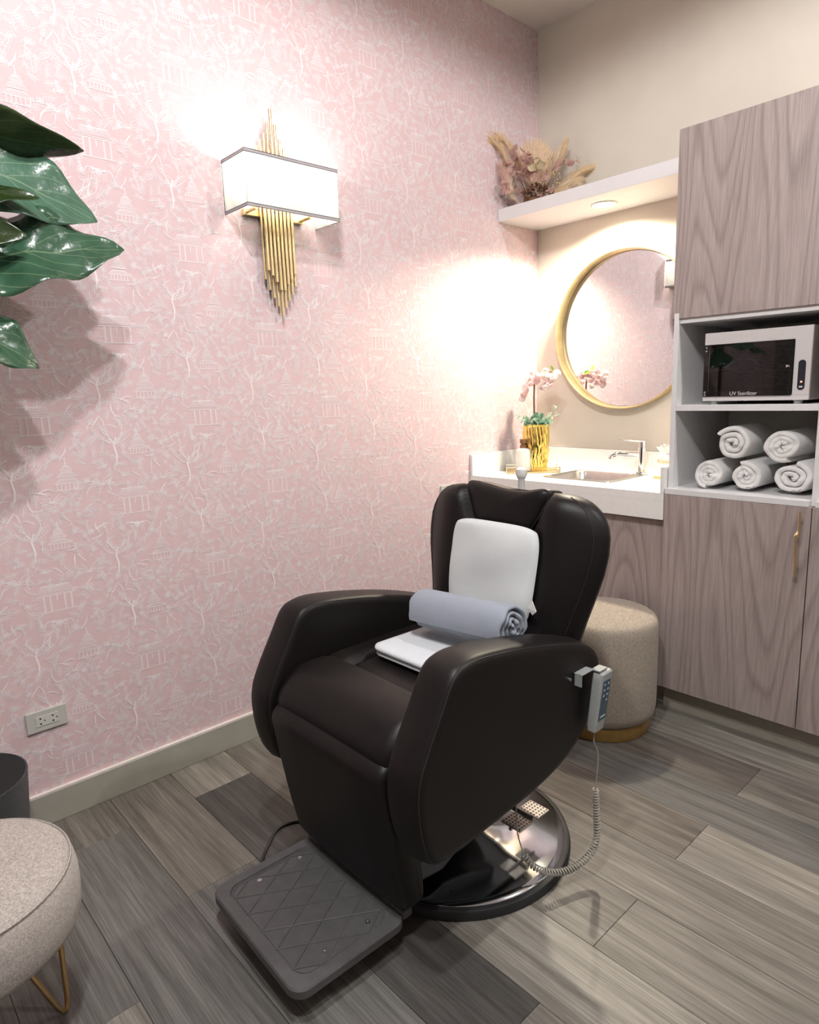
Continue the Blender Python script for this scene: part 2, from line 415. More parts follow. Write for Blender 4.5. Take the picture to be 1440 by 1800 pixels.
# ================================================================== SETTING
floor = struct(MB().box(-0.1, RX+0.1, RY-0.1, 0.1, -0.12, -0.004).build('floor', 'slab', smooth=0), 'grey wood-look vinyl plank floor')
PC = {}
def plank(x0, x1, y0, y1, tone):
    g = 0.0005; L, W = x1-x0-2*g, y1-y0-2*g; key = (round(L, 4), round(W, 4))
    if key not in PC:
        me = bpy.data.meshes.new('plank'); b = MB(); c = 0.0007
        b.loft([[(0,0,-0.0035),(L,0,-0.0035),(L,W,-0.0035),(0,W,-0.0035)], [(0,0,-c),(L,0,-c),(L,W,-c),(0,W,-c)], [(c,c,0),(L-c,c,0),(L-c,W-c,0),(c,W-c,0)]])
        me.from_pydata(b.v, [], b.f); me.update(); me.materials.append(M('plank')); PC[key] = me
    o = bpy.data.objects.new('plank', PC[key]); COL.objects.link(o); o.parent = floor; o.location = (x0+g, y0+g, 0); o.color = (*tone, 1)
TONES = dict(l=(0.265, 0.252, 0.222), m=(0.200, 0.188, 0.165), b=(0.172, 0.155, 0.136), g=(0.172, 0.170, 0.160), d=(0.092, 0.088, 0.083), w=(0.29, 0.275, 0.25))
SPEC = {-1: ('l', 'l', 'l'), 0: ('m', 'b', 'm'), 1: ('g', 'g', 'g'), 2: ('m', 'b', 'l'), 3: ('b', 'm', 'g'), 4: ('l', 'm', 'm'), 5: ('m', 'l', 'l'),
        6: ('l', 'd', 'm'), 7: ('m', 'g', 'l'), 8: ('m', 'g', 'm'), 9: ('g', 'l', 'm')}
rnd = random.Random(5)
for k in range(-3, 19):
    y1 = -0.665-0.199*k; y0 = max(y1-0.199, RY); y1 = min(y1, -0.001)
    if y0 >= y1-0.01: continue
    js = [0.2, 1.39, 2.58] if k % 2 == 0 else [0.8, 1.99, 3.18]
    if k == 7: js = [0.59, 1.78, 2.97]
    xs = [0.001]+js+[RX]; sp = SPEC.get(k)
    for i in range(len(xs)-1):
        tone = TONES[sp[i]] if (sp and i < len(sp)) else TONES[rnd.choice('lmbgg')]
        jt = 1+rnd.uniform(-0.07, 0.07)
        plank(xs[i], xs[i+1], y0, y1, tuple(q*jt for q in tone))

ceiling = struct(MB().box(-0.1, RX+0.1, RY-0.1, 0.1, H, H+0.1).build('ceiling', 'ceiling_paint', smooth=0))
wall_left = struct(MB().box(-0.12, 0, RY, 0.0, -0.02, H).build('wall_left', 'wallpaper_rose', smooth=0), 'wall papered in pink toile with white line drawings')
wall_back = struct(MB().box(-0.12, RX+0.1, 0, 0.12, -0.02, H).build('wall_back', 'wall_paint', smooth=0), 'beige painted wall')
wall_right = struct(MB().box(RX, RX+0.12, RY, 0, -0.02, H).build('wall_right', 'plain_wall', smooth=0))
wall_front = struct(MB().box(-0.12, RX+0.12, RY-0.12, RY, -0.02, H).build('wall_front', 'plain_wall', smooth=0))
bb = struct(MB().box(0.0, 0.012, RY, -0.46, 0.0, 0.097).build('baseboard_left', 'baseboard_paint', smooth=0, bevel=0.002))
MB().box(0.0, 0.0125, RY, -0.46, 0.097, 0.1045).build('caulk_line', 'caulk', bb, smooth=0)

# ---- wallpaper print: pagodas, gates, cranes and foliage drawn in pale ink, half-drop repeat
class Ink:
    def __init__(s): s.q = []
    def line(s, pts, w=0.0016):
        n = len(pts)
        L = []
        for i in range(n):
            a = pts[max(0, i-1)]; b = pts[min(n-1, i+1)]; dx, dy = b[0]-a[0], b[1]-a[1]; l = hypot(dx, dy) or 1
            h = w*0.56*(1 if n < 3 else (0.75+0.25*sin(pi*i/(n-1))))
            L.append(((pts[i][0]-dy/l*h, pts[i][1]+dx/l*h), (pts[i][0]+dy/l*h, pts[i][1]-dx/l*h)))
        for i in range(n-1): s.q.append((L[i][0], L[i][1], L[i+1][1], L[i+1][0]))
    def leaf(s, x, y, a, L, W, w=0.0013, fill=False):
        ca, sa = cos(a), sin(a); up = []; dn = []
        for k in range(5):
            t = k/4; h = W*sin(pi*t**0.8); up.append((x+ca*L*t-sa*h, y+sa*L*t+ca*h)); dn.append((x+ca*L*t+sa*h, y+sa*L*t-ca*h))
        if fill:
            for k in range(4): s.q.append((up[k], dn[k], dn[k+1], up[k+1]))
        else: s.line(up, w); s.line(dn, w)
    def blob(s, x, y, r):
        p = [(x+r*cos(2*pi*k/6), y+r*sin(2*pi*k/6)) for k in range(6)]
        s.q.append((p[0], p[1], p[2], p[3])); s.q.append((p[0], p[3], p[4], p[5]))
def arc(x, y, a, L, bend, n=7):
    out = [(x, y)]
    for k in range(n-1): a += bend/(n-1); x += cos(a)*L/(n-1); y += sin(a)*L/(n-1); out.append((x, y))
    return out, a
def sprig(I, R, x, y, a, L):
    x -= cos(a)*L*0.5; y -= sin(a)*L*0.5
    ps, _ = arc(x, y, a, L, R.uniform(-1.2, 1.2), 5); I.line(ps, 0.0018); ty = R.random()
    for i in range(1, len(ps)):
        aa = math.atan2(ps[i][1]-ps[i-1][1], ps[i][0]-ps[i-1][0])
        for sgn in (-1, 1):
            if ty < 0.55: I.leaf(ps[i][0], ps[i][1], aa+sgn*0.85, L*0.36, L*0.085, 0.0010)
            elif ty < 0.75: q, _ = arc(ps[i][0], ps[i][1], aa+sgn*0.8, L*0.34, -sgn*1.2, 4); I.line(q, 0.0014)
            elif i % 2: I.leaf(ps[i][0], ps[i][1], aa+sgn*1.1, L*0.26, L*0.07, 0.0011)
    if ty >= 0.75:
        for k in range(6): I.leaf(ps[-1][0], ps[-1][1], 2*pi*k/6, 0.0105, 0.0030, 0.0011)
def palm(I, R, x, y, L, up=1):
    for k in range(8):
        a = (0.1+0.115*k)*pi; q, _ = arc(x, y, a if up > 0 else -a, L*R.uniform(0.8, 1.1), (0.9 if a < pi/2 else -0.9)*(-1)*up, 6); I.line(q, 0.0018)
        for p in q[3:]: I.line([p, (p[0]+L*0.12*cos(a-0.8), p[1]+L*0.12*sin(a-0.8))], 0.001)
def gate(I, x, y):
    for (px) in (-0.036, -0.019, 0.020, 0.038): I.line([(x+px-0.0016, y-0.036), (x+px-0.0012, y+0.012)], 0.0016); I.line([(x+px+0.0016, y-0.036), (x+px+0.0012, y+0.012)], 0.0016)
    I.line([(x-0.055, y+0.012), (x+0.055, y+0.012)], 0.002); I.line([(x-0.050, y+0.017), (x+0.050, y+0.017)], 0.0014)
    I.line([(x-0.046, y-0.037), (x+0.048, y-0.037)], 0.0022)
    I.line([(x-0.064, y+0.019), (x-0.054, y+0.023), (x+0.054, y+0.023), (x+0.062, y+0.019)], 0.0018)
    I.line([(x-0.040, y+0.041), (x+0.034, y+0.041)], 0.0026)
    for k in range(22): xx = -0.040+0.075*k/21; I.line([(x+xx, y+0.040), (x+xx*1.16, y+0.026)], 0.0013)
    for k in range(7): xx = 0.042+0.0028*k; I.line([(x+xx, y+0.022), (x+xx*1.04, y+0.014)], 0.0012)
    I.line([(x-0.001, y+0.010), (x-0.001, y-0.008)], 0.0022)
    for k in range(4): I.line([(x-0.07+0.003*k, y+0.004-0.012*k), (x-0.038, y+0.004-0.012*k)], 0.0011)
def pagoda(I, x, y, s=1.0):
    I.line([(x, y+0.052*s), (x, y+0.028*s)], 0.002)
    I.line([(x-0.004*s, y+0.034*s), (x+0.004*s, y+0.034*s)], 0.0015)
    for j, (w0, w1, yy) in enumerate(((0.006, 0.016, 0.028), (0.013, 0.026, 0.010), (0.020, 0.036, -0.010))):
        I.line([(x-w0*s, y+yy*s), (x+w0*s, y+yy*s)], 0.0016); I.line([(x-w1*s, y+(yy-0.014)*s), (x+w1*s, y+(yy-0.014)*s)], 0.0018)
        n = 6+3*j
        for k in range(n+1): u = -1+2*k/n; I.line([(x+u*w0*s, y+yy*s), (x+u*w1*s, y+(yy-0.013)*s)], 0.0014)
    for k in range(6): xx = -0.028+0.0112*k; I.line([(x+xx*s, y-0.024*s), (x+xx*s, y-0.042*s)], 0.0018)
    I.line([(x-0.036*s, y-0.043*s), (x+0.036*s, y-0.043*s)], 0.002)
def crane(I, R, x, y, m=1):
    for k in range(6): q, _ = arc(x, y+0.004*k*0.5, (pi if m > 0 else 0)+(-0.6+0.22*k)*m, 0.030, 0.7*m, 5); I.line(q, 0.0017)
    q, _ = arc(x, y+0.004, 0.9 if m > 0 else pi-0.9, 0.030, -2.6*m, 8); I.line(q, 0.0022)
    I.leaf(x-0.018*m, y, 0 if m > 0 else pi, 0.026, 0.006, 0.0014)
    I.line([(x, y-0.004), (x+0.002*m, y-0.024)], 0.0013); I.line([(x-0.005*m, y-0.004), (x-0.006*m, y-0.024)], 0.0013)
def tree(I, R, x, y):
    I.line([(x, y-0.05), (x+0.004, y-0.02), (x-0.002, y+0.01), (x+0.006, y+0.035)], 0.005)
    for (a, L, b) in ((2.5, 0.06, -0.9), (0.6, 0.06, 0.9), (1.9, 0.05, 0.6), (1.1, 0.055, -0.6), (2.9, 0.05, -0.6), (0.2, 0.05, 0.5)):
        q, _ = arc(x+0.002, y+0.01+0.008*R.random(), a, L, b, 7); I.line(q, 0.0022)
        for p in q[2:]:
            I.leaf(p[0], p[1], R.uniform(0, 2*pi), 0.014, 0.0042, 0.0011)
def make_cell(seed):
    R = random.Random(seed); I = Ink()
    gate(I, 0, 0); pagoda(I, 0.066, -0.158, 1.0); pagoda(I, 0.024, 0.182, 0.85); crane(I, R, 0.016, -0.075, 1); crane(I, R, -0.022, -0.072, -1); tree(I, R, -0.045, 0.165); tree(I, R, -0.075, -0.17)
    palm(I, R, 0.095, 0.06, 0.040); palm(I, R, -0.095, 0.06, 0.034); palm(I, R, 0.02, -0.235, 0.036)
    taken = [(-0.03, 0.005, 0.045), (0.03, 0.005, 0.045), (0.0, -0.03, 0.045), (0.016, -0.075, 0.025), (-0.022, -0.072, 0.025), (0.066, -0.158, 0.045), (0.066, -0.13, 0.03), (0.024, 0.182, 0.040), (-0.045, 0.165, 0.025), (-0.045, 0.195, 0.042), (-0.075, -0.17, 0.025), (-0.075, -0.145, 0.042), (0.095, 0.075, 0.03), (-0.075, -0.095, 0.024), (0.02, -0.22, 0.026)]
    pts = []; tries = 0
    while len(pts) < 150 and tries < 9000:
        tries += 1; x = R.uniform(-0.128, 0.128); y = R.uniform(-0.2575, 0.2575)
        if any(hypot(x-a, y-b) < c for a, b, c in taken): continue
        if any(min(hypot(x-a, y-b), hypot(x-a-0.255, y-b), hypot(x-a+0.255, y-b)) < 0.0215 for a, b in pts): continue
        pts.append((x, y)); sprig(I, R, x, y, R.uniform(0, 2*pi), R.uniform(0.025, 0.034))
    return I.q
CELL = make_cell(11)
ink = MB(); V = ink.v; F = ink.f; lay = 0
for c in range(-6, 9):
    y0 = -2.07+0.255*c
    for r in range(-3, 4):
        z0 = 1.456+0.515*r+(0.2575 if c % 2 else 0)
        for q in CELL:
            ok = True
            for p in q:
                if not (0.105 < z0+p[1] < H-0.002 and y0+p[0] < -0.002): ok = False; break
            if ok:
                n = len(V); lay = (lay+1) % 97; xx = 0.0003+lay*0.000009; V.extend((xx, y0+p[0], z0+p[1]) for p in q)
                a2 = sum(q[i][0]*q[(i+1) % 4][1]-q[(i+1) % 4][0]*q[i][1] for i in range(4)); F.append((n, n+1, n+2, n+3) if a2 > 0 else (n+3, n+2, n+1, n))
pr = ink.build('wallpaper_print', 'wallpaper_ink', wall_left, smooth=0); pr['kind'] = 'stuff'; pr['label'] = 'pale line drawings of gates, pagodas and foliage'

# ================================================================== BUILT-IN JOINERY
# floating shelf
sh = tag(MB().box(0.001, 0.945, -0.302, -0.001, 2.003, 2.057).build('floating_shelf', 'shelf_white', smooth=0, bevel=0.0015), 'white floating shelf over the round mirror carrying dried flowers', 'shelf')

# countertop with upstands and sink cut-out
CX1 = 0.953; ct = thing('countertop', 'white solid-surface countertop with low upstands and a drop-in sink', 'countertop', (0.48, -0.26, 0.85))
SX0, SX1, SY0, SY1 = 0.315, 0.655, -0.385, -0.105
b = MB(); b.box(0.002, SX0, -0.521, -0.002, 0.82, 0.85); b.box(SX1, CX1, -0.521, -0.002, 0.82, 0.85); b.box(SX0, SX1, -0.521, SY0, 0.82, 0.85); b.box(SX0, SX1, SY1, -0.002, 0.82, 0.85)
b.build('top', 'counter_white', ct, smooth=0)
MB().box(0.002, CX1, -0.521, -0.500, 0.750, 0.8199).build('apron', 'counter_white', ct, smooth=0, bevel=0.0015)
MB().box(0.018, CX1-0.016, -0.022, -0.002, 0.8502, 0.946).build('upstand', 'counter_white', ct, smooth=0, bevel=0.0015)
MB().box(0.002, 0.017, -0.521, -0.002, 0.8502, 0.946).build('upstand', 'counter_white', ct, smooth=0, bevel=0.0015)
MB().box(CX1-0.015, CX1, -0.521, -0.002, 0.8502, 0.946).build('upstand', 'counter_white', ct, smooth=0, bevel=0.0015)
# sink
sk = thing('sink', 'stainless steel square drop-in sink in the white countertop', 'sink', ((SX0+SX1)/2, (SY0+SY1)/2, 0.85))
scx, scy = (SX0+SX1)/2, (SY0+SY1)/2
def sl(w, h, r, z): return [(scx+p[0], scy+p[1], z) for p in rrect(w, h, r, 5)]
MB().loft([sl(0.352, 0.292, 0.03, 0.8505), sl(0.350, 0.290, 0.03, 0.8535), sl(0.318, 0.258, 0.05, 0.8545), sl(0.308, 0.248, 0.05, 0.848), sl(0.298, 0.238, 0.05, 0.80), sl(0.280, 0.22, 0.05, 0.765), sl(0.22, 0.16, 0.05, 0.757), sl(0.05, 0.05, 0.02, 0.755)], True, False, True).build('basin', 'steel', sk, smooth=50)
MB().lathe([(0.0, 0.7565), (0.022, 0.7575), (0.024, 0.7560)], (scx, scy, 0), 20).build('drain', 'chrome', sk)
# faucet
fx, fy = 0.632, -0.085
fa = thing('faucet', 'chrome single-lever basin faucet behind the sink', 'faucet', (fx, fy, 0.8545))
MB().lathe([(0.026, 0.8546), (0.026, 0.860), (0.019, 0.864), (0.018, 0.940), (0.0185, 0.955), (0.018, 0.990), (0.017, 0.996), (0.0, 0.997)], (fx, fy, 0), 24).build('body', 'chrome', fa)
dv = Vector((-0.80, -0.6, 0)).normalized()
p0 = Vector((fx, fy, 0.935)); MB().tube([p0, p0+dv*0.05+Vector((0,0,0.006)), p0+dv*0.105+Vector((0,0,0.008)), p0+dv*0.13+Vector((0,0,0.002)), p0+dv*0.135+Vector((0,0,-0.014))], [0.012, 0.0115, 0.011, 0.011, 0.010], 14).build('spout', 'chrome', fa, smooth=60)
p0 = Vector((fx, fy, 0.994)); MB().obox(p0+dv*0.045+Vector((0,0,0.008)), dv*0.055+Vector((0,0,0.006)), Vector((-dv.y, dv.x, 0))*0.008, (0,0,0.0035)).build('lever', 'chrome', fa, smooth=0, bevel=0.002)
# base cabinet under the counter
bc = thing('base_cabinet', 'grey oak laminate base cabinet under the white countertop', 'cabinet', (0.48, -0.25, 0))
MB().box(0.003, 0.952, -0.470, -0.003, 0.10, 0.7490).build('body', 'oak_edge', bc, smooth=0)
MB().box(0.003, 0.476, -0.490, -0.4705, 0.105, 0.742).build('door', 'oak_laminate_base', bc, smooth=0, bevel=0.001)
MB().box(0.479, 0.951, -0.490, -0.4705, 0.105, 0.742).build('door', 'oak_laminate_base', bc, smooth=0, bevel=0.001)
MB().box(0.003, 0.952, -0.440, -0.42, 0.0, 0.0995).build('toe_kick', 'toe_grey', bc, smooth=0)

# tall cabinet: two lower doors, open niche with a shelf, upper doors
XL, XS, XE = 0.956, 1.437, 1.93
tc = thing('tall_cabinet', 'tall grey oak laminate cabinet with an open white niche in the middle', 'cabinet', ((XL+XE)/2, -0.25, 0))
b = MB(); b.box(XL, XE, -0.498, -0.003, 0.10, 0.8485); b.build('lower_carcass', 'oak_edge', tc, smooth=0); MB().box(XL, XE, -0.474, -0.003, 1.4855, 2.076).build('upper_carcass', 'oak_edge', tc, smooth=0)
b = MB(); b.box(XL, XL+0.017, -0.495, -0.003, 0.8492, 1.485); b.build('side_panel', 'white_laminate', tc, smooth=0, bevel=0.001)
MB().box(XS-0.010, XS+0.008, -0.495, -0.003, 0.8492, 1.485).build('side_panel', 'white_laminate', tc, smooth=0, bevel=0.001)
MB().box(XE-0.017, XE, -0.495, -0.003, 0.8492, 1.485).build('side_panel', 'white_laminate', tc, smooth=0, bevel=0.001)
MB().box(XL+0.0172, XE-0.0172, -0.031, -0.0035, 0.8665, 1.4675).build('back_panel', 'niche_laminate', tc, smooth=0)
MB().box(XL, XS-0.0105, -0.5195, -0.031, 0.8490, 0.8690).build('niche_floor', 'white_laminate', tc, smooth=0, bevel=0.001)
MB().box(XS-0.0105+0.019, XE-0.0172, -0.5195, -0.031, 0.8490, 0.8690).build('niche_floor', 'white_laminate', tc, smooth=0, bevel=0.001)
MB().box(XL+0.0172, XS-0.0102, -0.494, -0.0315, 1.1475, 1.1680).build('shelf', 'white_laminate', tc, smooth=0, bevel=0.001)
MB().box(XS+0.0082, XE-0.0172, -0.494, -0.0315, 1.1475, 1.1680).build('shelf', 'white_laminate', tc, smooth=0, bevel=0.001)
MB().box(XL+0.0172, XS-0.0102, -0.485, -0.0315, 1.450, 1.4675).build('niche_top', 'white_laminate', tc, smooth=0)
MB().box(XS+0.0082, XE-0.0172, -0.485, -0.0315, 1.450, 1.4675).build('niche_top', 'white_laminate', tc, smooth=0)
MB().box(XL-0.006, XS-0.0015, -0.4945, -0.4745, 1.4665, 2.081).build('upper_door', 'oak_laminate', tc, smooth=0, bevel=0.001)
MB().box(XS+0.0015, XE, -0.4945, -0.4745, 1.4665, 2.081).build('upper_door', 'oak_laminate', tc, smooth=0, bevel=0.001)
ld = MB().box(XL, XS-0.0015, -0.5190, -0.4985, 0.101, 0.8482).build('lower_door', 'oak_laminate_lower', tc, smooth=0, bevel=0.001)
MB().box(XS+0.0015, XE, -0.5190, -0.4985, 0.101, 0.8482).build('lower_door', 'oak_laminate_lower', tc, smooth=0, bevel=0.001)
MB().box(XL, XE, -0.466, -0.445, 0.0, 0.0995).build('toe_kick', 'toe_grey', tc, smooth=0)
hp = [(1.4125, -0.545, 0.836), (1.4125, -0.545, 0.800), (1.411, -0.545, 0.775), (1.4065, -0.548, 0.757), (1.4055, -0.546, 0.740), (1.4060, -0.545, 0.71), (1.4065, -0.544, 0.695), (1.4090, -0.545, 0.675), (1.4085, -0.545, 0.655), (1.4080, -0.545, 0.630)]
hb = MB().tube(cr(hp, 4), [0.0042]*9+[0.0052, 0.0062, 0.0075, 0.0075, 0.0065, 0.0055, 0.0048]+[0.0046]*4+[0.0056]*6+[0.0048]*11, 8); 
hd = hb.build('handle', 'gold', ld, smooth=60); hd['label'] = 'twig-shaped gold bar handle'
MB().tube([(1.411, -0.545, 0.80), (1.411, -0.519, 0.80)], 0.003, 8).build('handle_post', 'gold', ld); MB().tube([(1.4085, -0.545, 0.65), (1.4085, -0.519, 0.65)], 0.003, 8).build('handle_post', 'gold', ld)

# ================================================================== LAMPS
def spot(name, loc, target, energy, size, blend, radius, color, parent):
    l = bpy.data.lights.new(name, 'SPOT'); l.energy = energy; l.spot_size = radians(size); l.spot_blend = blend; l.shadow_soft_size = radius; l.color = color
    o = bpy.data.objects.new(name, l); COL.objects.link(o); o.parent = parent
    g = ORG[parent.name]; o.location = sub(loc, g)
    o.rotation_euler = (Vector(target)-Vector(loc)).to_track_quat('-Z', 'Y').to_euler()
    return o
for i, (x, y) in enumerate(DOWNLIGHTS):
    dl = thing('ceiling_downlight', ('recessed round ceiling downlight nearest the pink wall', 'recessed round ceiling downlight in front of the tall cabinet', 'ceiling downlight added over the camera to brighten the niche')[i], 'downlight', (x, y, H), 'recessed ceiling downlights')
    MB().lathe([(0.052, -0.001), (0.052, -0.004), (0.066, -0.008), (0.075, -0.004), (0.075, -0.001)], (x, y, H), 32, cap=False).build('trim_ring', 'plastic_white', dl)
    MB().lathe([(0.0, -0.003), (0.051, -0.003), (0.051, -0.001)], (x, y, H), 32).build('lens', 'lens_cool', dl)
    spot('lamp', (x, y, H-0.02), (x, y, 0), CEILING_W, 176, 0.15, 0.05, COOL, dl)
x, y = 0.4675, -0.165
dl = thing('shelf_downlight', 'round warm downlight recessed under the floating shelf', 'downlight', (x, y, 2.003))
MB().lathe([(0.040, -0.001), (0.040, -0.004), (0.050, -0.008), (0.056, -0.005), (0.056, -0.0005)], (x, y, 2.003), 32, cap=False).build('trim_ring', 'plastic_white', dl)
MB().lathe([(0.0, -0.004), (0.040, -0.004), (0.040, -0.001)], (x, y, 2.003), 32).build('lens', 'lens_warm', dl)
spot('lamp', (x, y, 1.985), (x, y-0.06, 0), SHELF_W, 160, 0.5, 0.045, WARM, dl)

# wall sconce
Y0, Y1, Z0, Z1, D = -1.685, -1.332, 1.834, 2.000, 0.150
sc = thing('wall_sconce', 'gold tube wall sconce with a white rectangular fabric shade on the pink wall', 'wall lamp', (0.0, -1.5085, 1.83))
b = MB(); tk = 0.0015
for (xa, xb, ya, yb) in ((0.004, D, Y0, Y0+tk), (0.004, D, Y1-tk, Y1), (D-tk, D, Y0+tk, Y1-tk)): b.box(xa, xb, ya, yb, Z0, Z1)
b.build('shade', 'shade_fabric', sc, smooth=0)
for zz in (Z0, Z1-0.009):
    b = MB(); e = 0.0012
    b.box(0.004, D+e, Y0-e, Y0, zz, zz+0.009); b.box(0.004, D+e, Y1, Y1+e, zz, zz+0.009); b.box(D, D+e, Y0, Y1, zz, zz+0.009)
    tr_ = b.build('shade_trim', 'shade_trim', sc, smooth=0)
    for z2 in (zz, zz+0.009):
        MB().tube([(0.004, Y0-e, z2), (D+e, Y0-e, z2), (D+e, Y1+e, z2), (0.004, Y1+e, z2)], 0.0011, 6).build('edge_piping', 'shade_cord', tr_)
MB().tube([(0.004, Y0-0.001, Z0), (0.004, Y0-0.001, Z1)], 0.0012, 6).build('edge_piping', 'shade_cord', sc)
MB().box(0.0005, 0.022, -1.625, -1.392, 1.842, 1.862).build('mount_bar', 'brushed_gold', sc, smooth=0, bevel=0.001)
MB().box(0.0005, 0.012, -1.56, -1.455, 1.87, 1.98).build('back_plate', 'brushed_gold', sc, smooth=0, bevel=0.001)
back_t = [2.060, 2.080, 2.104, 2.142, 2.185, 2.140, 2.098, 2.072, 2.048]; back_b = [1.640, 1.606, 1.580, 1.553, 1.520, 1.552, 1.575, 1.598, 1.626]
for k in range(9):
    yy = -1.5085+(k-4)*0.0148; MB().lathe([(0.0, back_b[k]), (0.0048, back_b[k]), (0.0048, back_t[k]), (0.0, back_t[k])], (0.030, yy, 0), 10).build('tube', 'brushed_gold', sc)
fr_t = [2.030, 2.042, 2.054, 2.075, 2.072, 2.050, 2.036, 2.026]; fr_b = [1.668, 1.652, 1.632, 1.606, 1.606, 1.628, 1.645, 1.664]
for k in range(8):
    yy = -1.5085+(k-3.5)*0.0150; MB().lathe([(0.0, fr_b[k]), (0.0056, fr_b[k]), (0.0056, fr_t[k]), (0.0, fr_t[k])], (0.043, yy, 0), 10).build('tube', 'brushed_gold', sc)
for yy in (-1.615, -1.402):
    bl = MB(); bl.lathe([(0.0, 1.872), (0.012, 1.873), (0.014, 1.890), (0.024, 1.918), (0.026, 1.935), (0.018, 1.955), (0.0, 1.962)], (0.078, yy, 0), 16)
    bo = bl.build('bulb', 'bulb', sc); bo.visible_shadow = True
    MB().tube([(0.022, yy, 1.852), (0.078, yy, 1.852), (0.078, yy, 1.874)], 0.006, 8).build('bulb_arm', 'brushed_gold', sc)
    l = bpy.data.lights.new('lamp', 'POINT'); l.energy = SCONCE_W; l.shadow_soft_size = 0.02; l.color = (1.0, 0.95, 0.88)
    lo = bpy.data.objects.new('lamp', l); COL.objects.link(lo); lo.parent = sc; lo.location = sub((0.098, yy, 1.975), ORG[sc.name])

# round mirror
mc, mz, mr = 0.495, 1.487, 0.350
mi = thing('round_mirror', 'round wall mirror in a deep brass frame above the sink', 'mirror', (mc, -0.002, mz))
MB().lathe([(mr-0.004, -0.0015), (mr, -0.0015), (mr, -0.050), (mr-0.001, -0.052), (mr-0.005, -0.052), (mr-0.006, -0.050), (mr-0.010, -0.020), (mr-0.011, -0.0090)], (mc, 0, mz), 96, 'y', cap=False).build('frame', 'brushed_gold', mi, smooth=50)
MB().lathe([(mr-0.006, -0.0016), (mr-0.0125, -0.0090), (0.001, -0.0090)], (mc, 0, mz), 96, 'y').build('glass', 'mirror_glass', mi, smooth=20)

# wall outlets
def outlet(name, label, y0, z0, group):
    o = thing(name, label, 'outlet', (0, y0+0.055, z0), group)
    MB().box(0.0005, 0.009, y0, y0+0.110, z0, z0+0.063).build('cover_plate', 'outlet_plate', o, smooth=0, bevel=0.0015)
    f = MB().box(0.009, 0.0105, y0+0.024, y0+0.086, z0+0.016, z0+0.047).build('socket_face', 'outlet_face', o, smooth=0, bevel=0.0006)
    for yy in (0.037, 0.070):
        for dz, m in ((0.0395, 1), (0.0235, -1)):
            c = (y0+yy, z0+dz); MB().add([(0.0107, c[0]-0.003, c[1]-0.0022*m), (0.0107, c[0]+0.003, c[1]-0.0022*m), (0.0107, c[0]+0.0018, c[1]+0.0020*m), (0.0107, c[0], c[1]+0.0034*m), (0.0107, c[0]-0.0018, c[1]+0.0020*m)], [(0,1,2,3,4)]).build('slot', 'slot_black', f, smooth=0)
        MB().lathe([(0.0, 0.0001), (0.0022, 0.0001), (0.0022, 0.0)], (0.0106, y0+yy+0.011, z0+0.0315), 10, 'x').build('slot', 'slot_black', f)
    return o
outlet('wall_outlet', 'wide white double socket low on the pink wall beside the dark pot', -2.452, 0.298, 'wall sockets')
outlet('wall_outlet', 'white wall socket peeking out behind the chair backrest', -0.722, 0.760, 'wall sockets')

# ================================================================== BARBER CHAIR
CXc = 0.905
ch = thing('salon_chair', 'dark brown leather reclining salon chair on a round chrome base', 'chair', (CXc, -1.6, 0))
# base
MB().lathe([(0.0, 0.001), (0.318, 0.001), (0.320, 0.012), (0.316, 0.024), (0.304, 0.028), (0.300, 0.026), (0.0, 0.026)], (CXc, -1.6, 0), 96).build('base_ring', 'rubber', ch, smooth=50)
MB().lathe([(0.303, 0.0268), (0.300, 0.0300), (0.285, 0.0335), (0.18, 0.041), (0.10, 0.048), (0.085, 0.060), (0.0, 0.062)], (CXc, -1.6, 0), 96).build('base_plate', 'disc_chrome', ch, smooth=40)
MB().lathe([(0.075, 0.0615), (0.070, 0.12), (0.050, 0.13), (0.048, 0.25), (0.0, 0.25)], (CXc, -1.6, 0), 40).build('column', 'cast_dark', ch)
b = MB(); b.box(0.745, 1.065, -1.93, -1.42, 0.245, 0.262); b.build('seat_frame', 'frame_grey', ch, smooth=0, bevel=0.003)
b = MB(); b.box(1.085, 1.110, -1.93, -1.46, 0.262, 0.305); b.build('seat_rail', 'frame_grey', ch, smooth=0, bevel=0.003)
b = MB(); b.box(0.700, 0.725, -1.93, -1.46, 0.262, 0.305); b.build('seat_rail', 'frame_grey', ch, smooth=0, bevel=0.003)
lk = MB()
prof = [(-1.90, 0.075), (-1.885, 0.120), (-1.76, 0.160), (-1.62, 0.225), (-1.60, 0.245), (-1.56, 0.245), (-1.56, 0.175), (-1.68, 0.105), (-1.78, 0.060)]
lk.loft([[(1.035, p[0], p[1]) for p in prof], [(0.775, p[0], p[1]) for p in prof]])
lko = lk.build('lift_housing', 'cast_dark', ch, smooth=0, bevel=0.006)
MB().lathe([(0.0, 0.0), (0.008, 0.0), (0.008, -0.001), (0.0, -0.001)], (1.0365, -1.755, 0.125), 14, 'x').build('bolt', 'slot_black', lko)
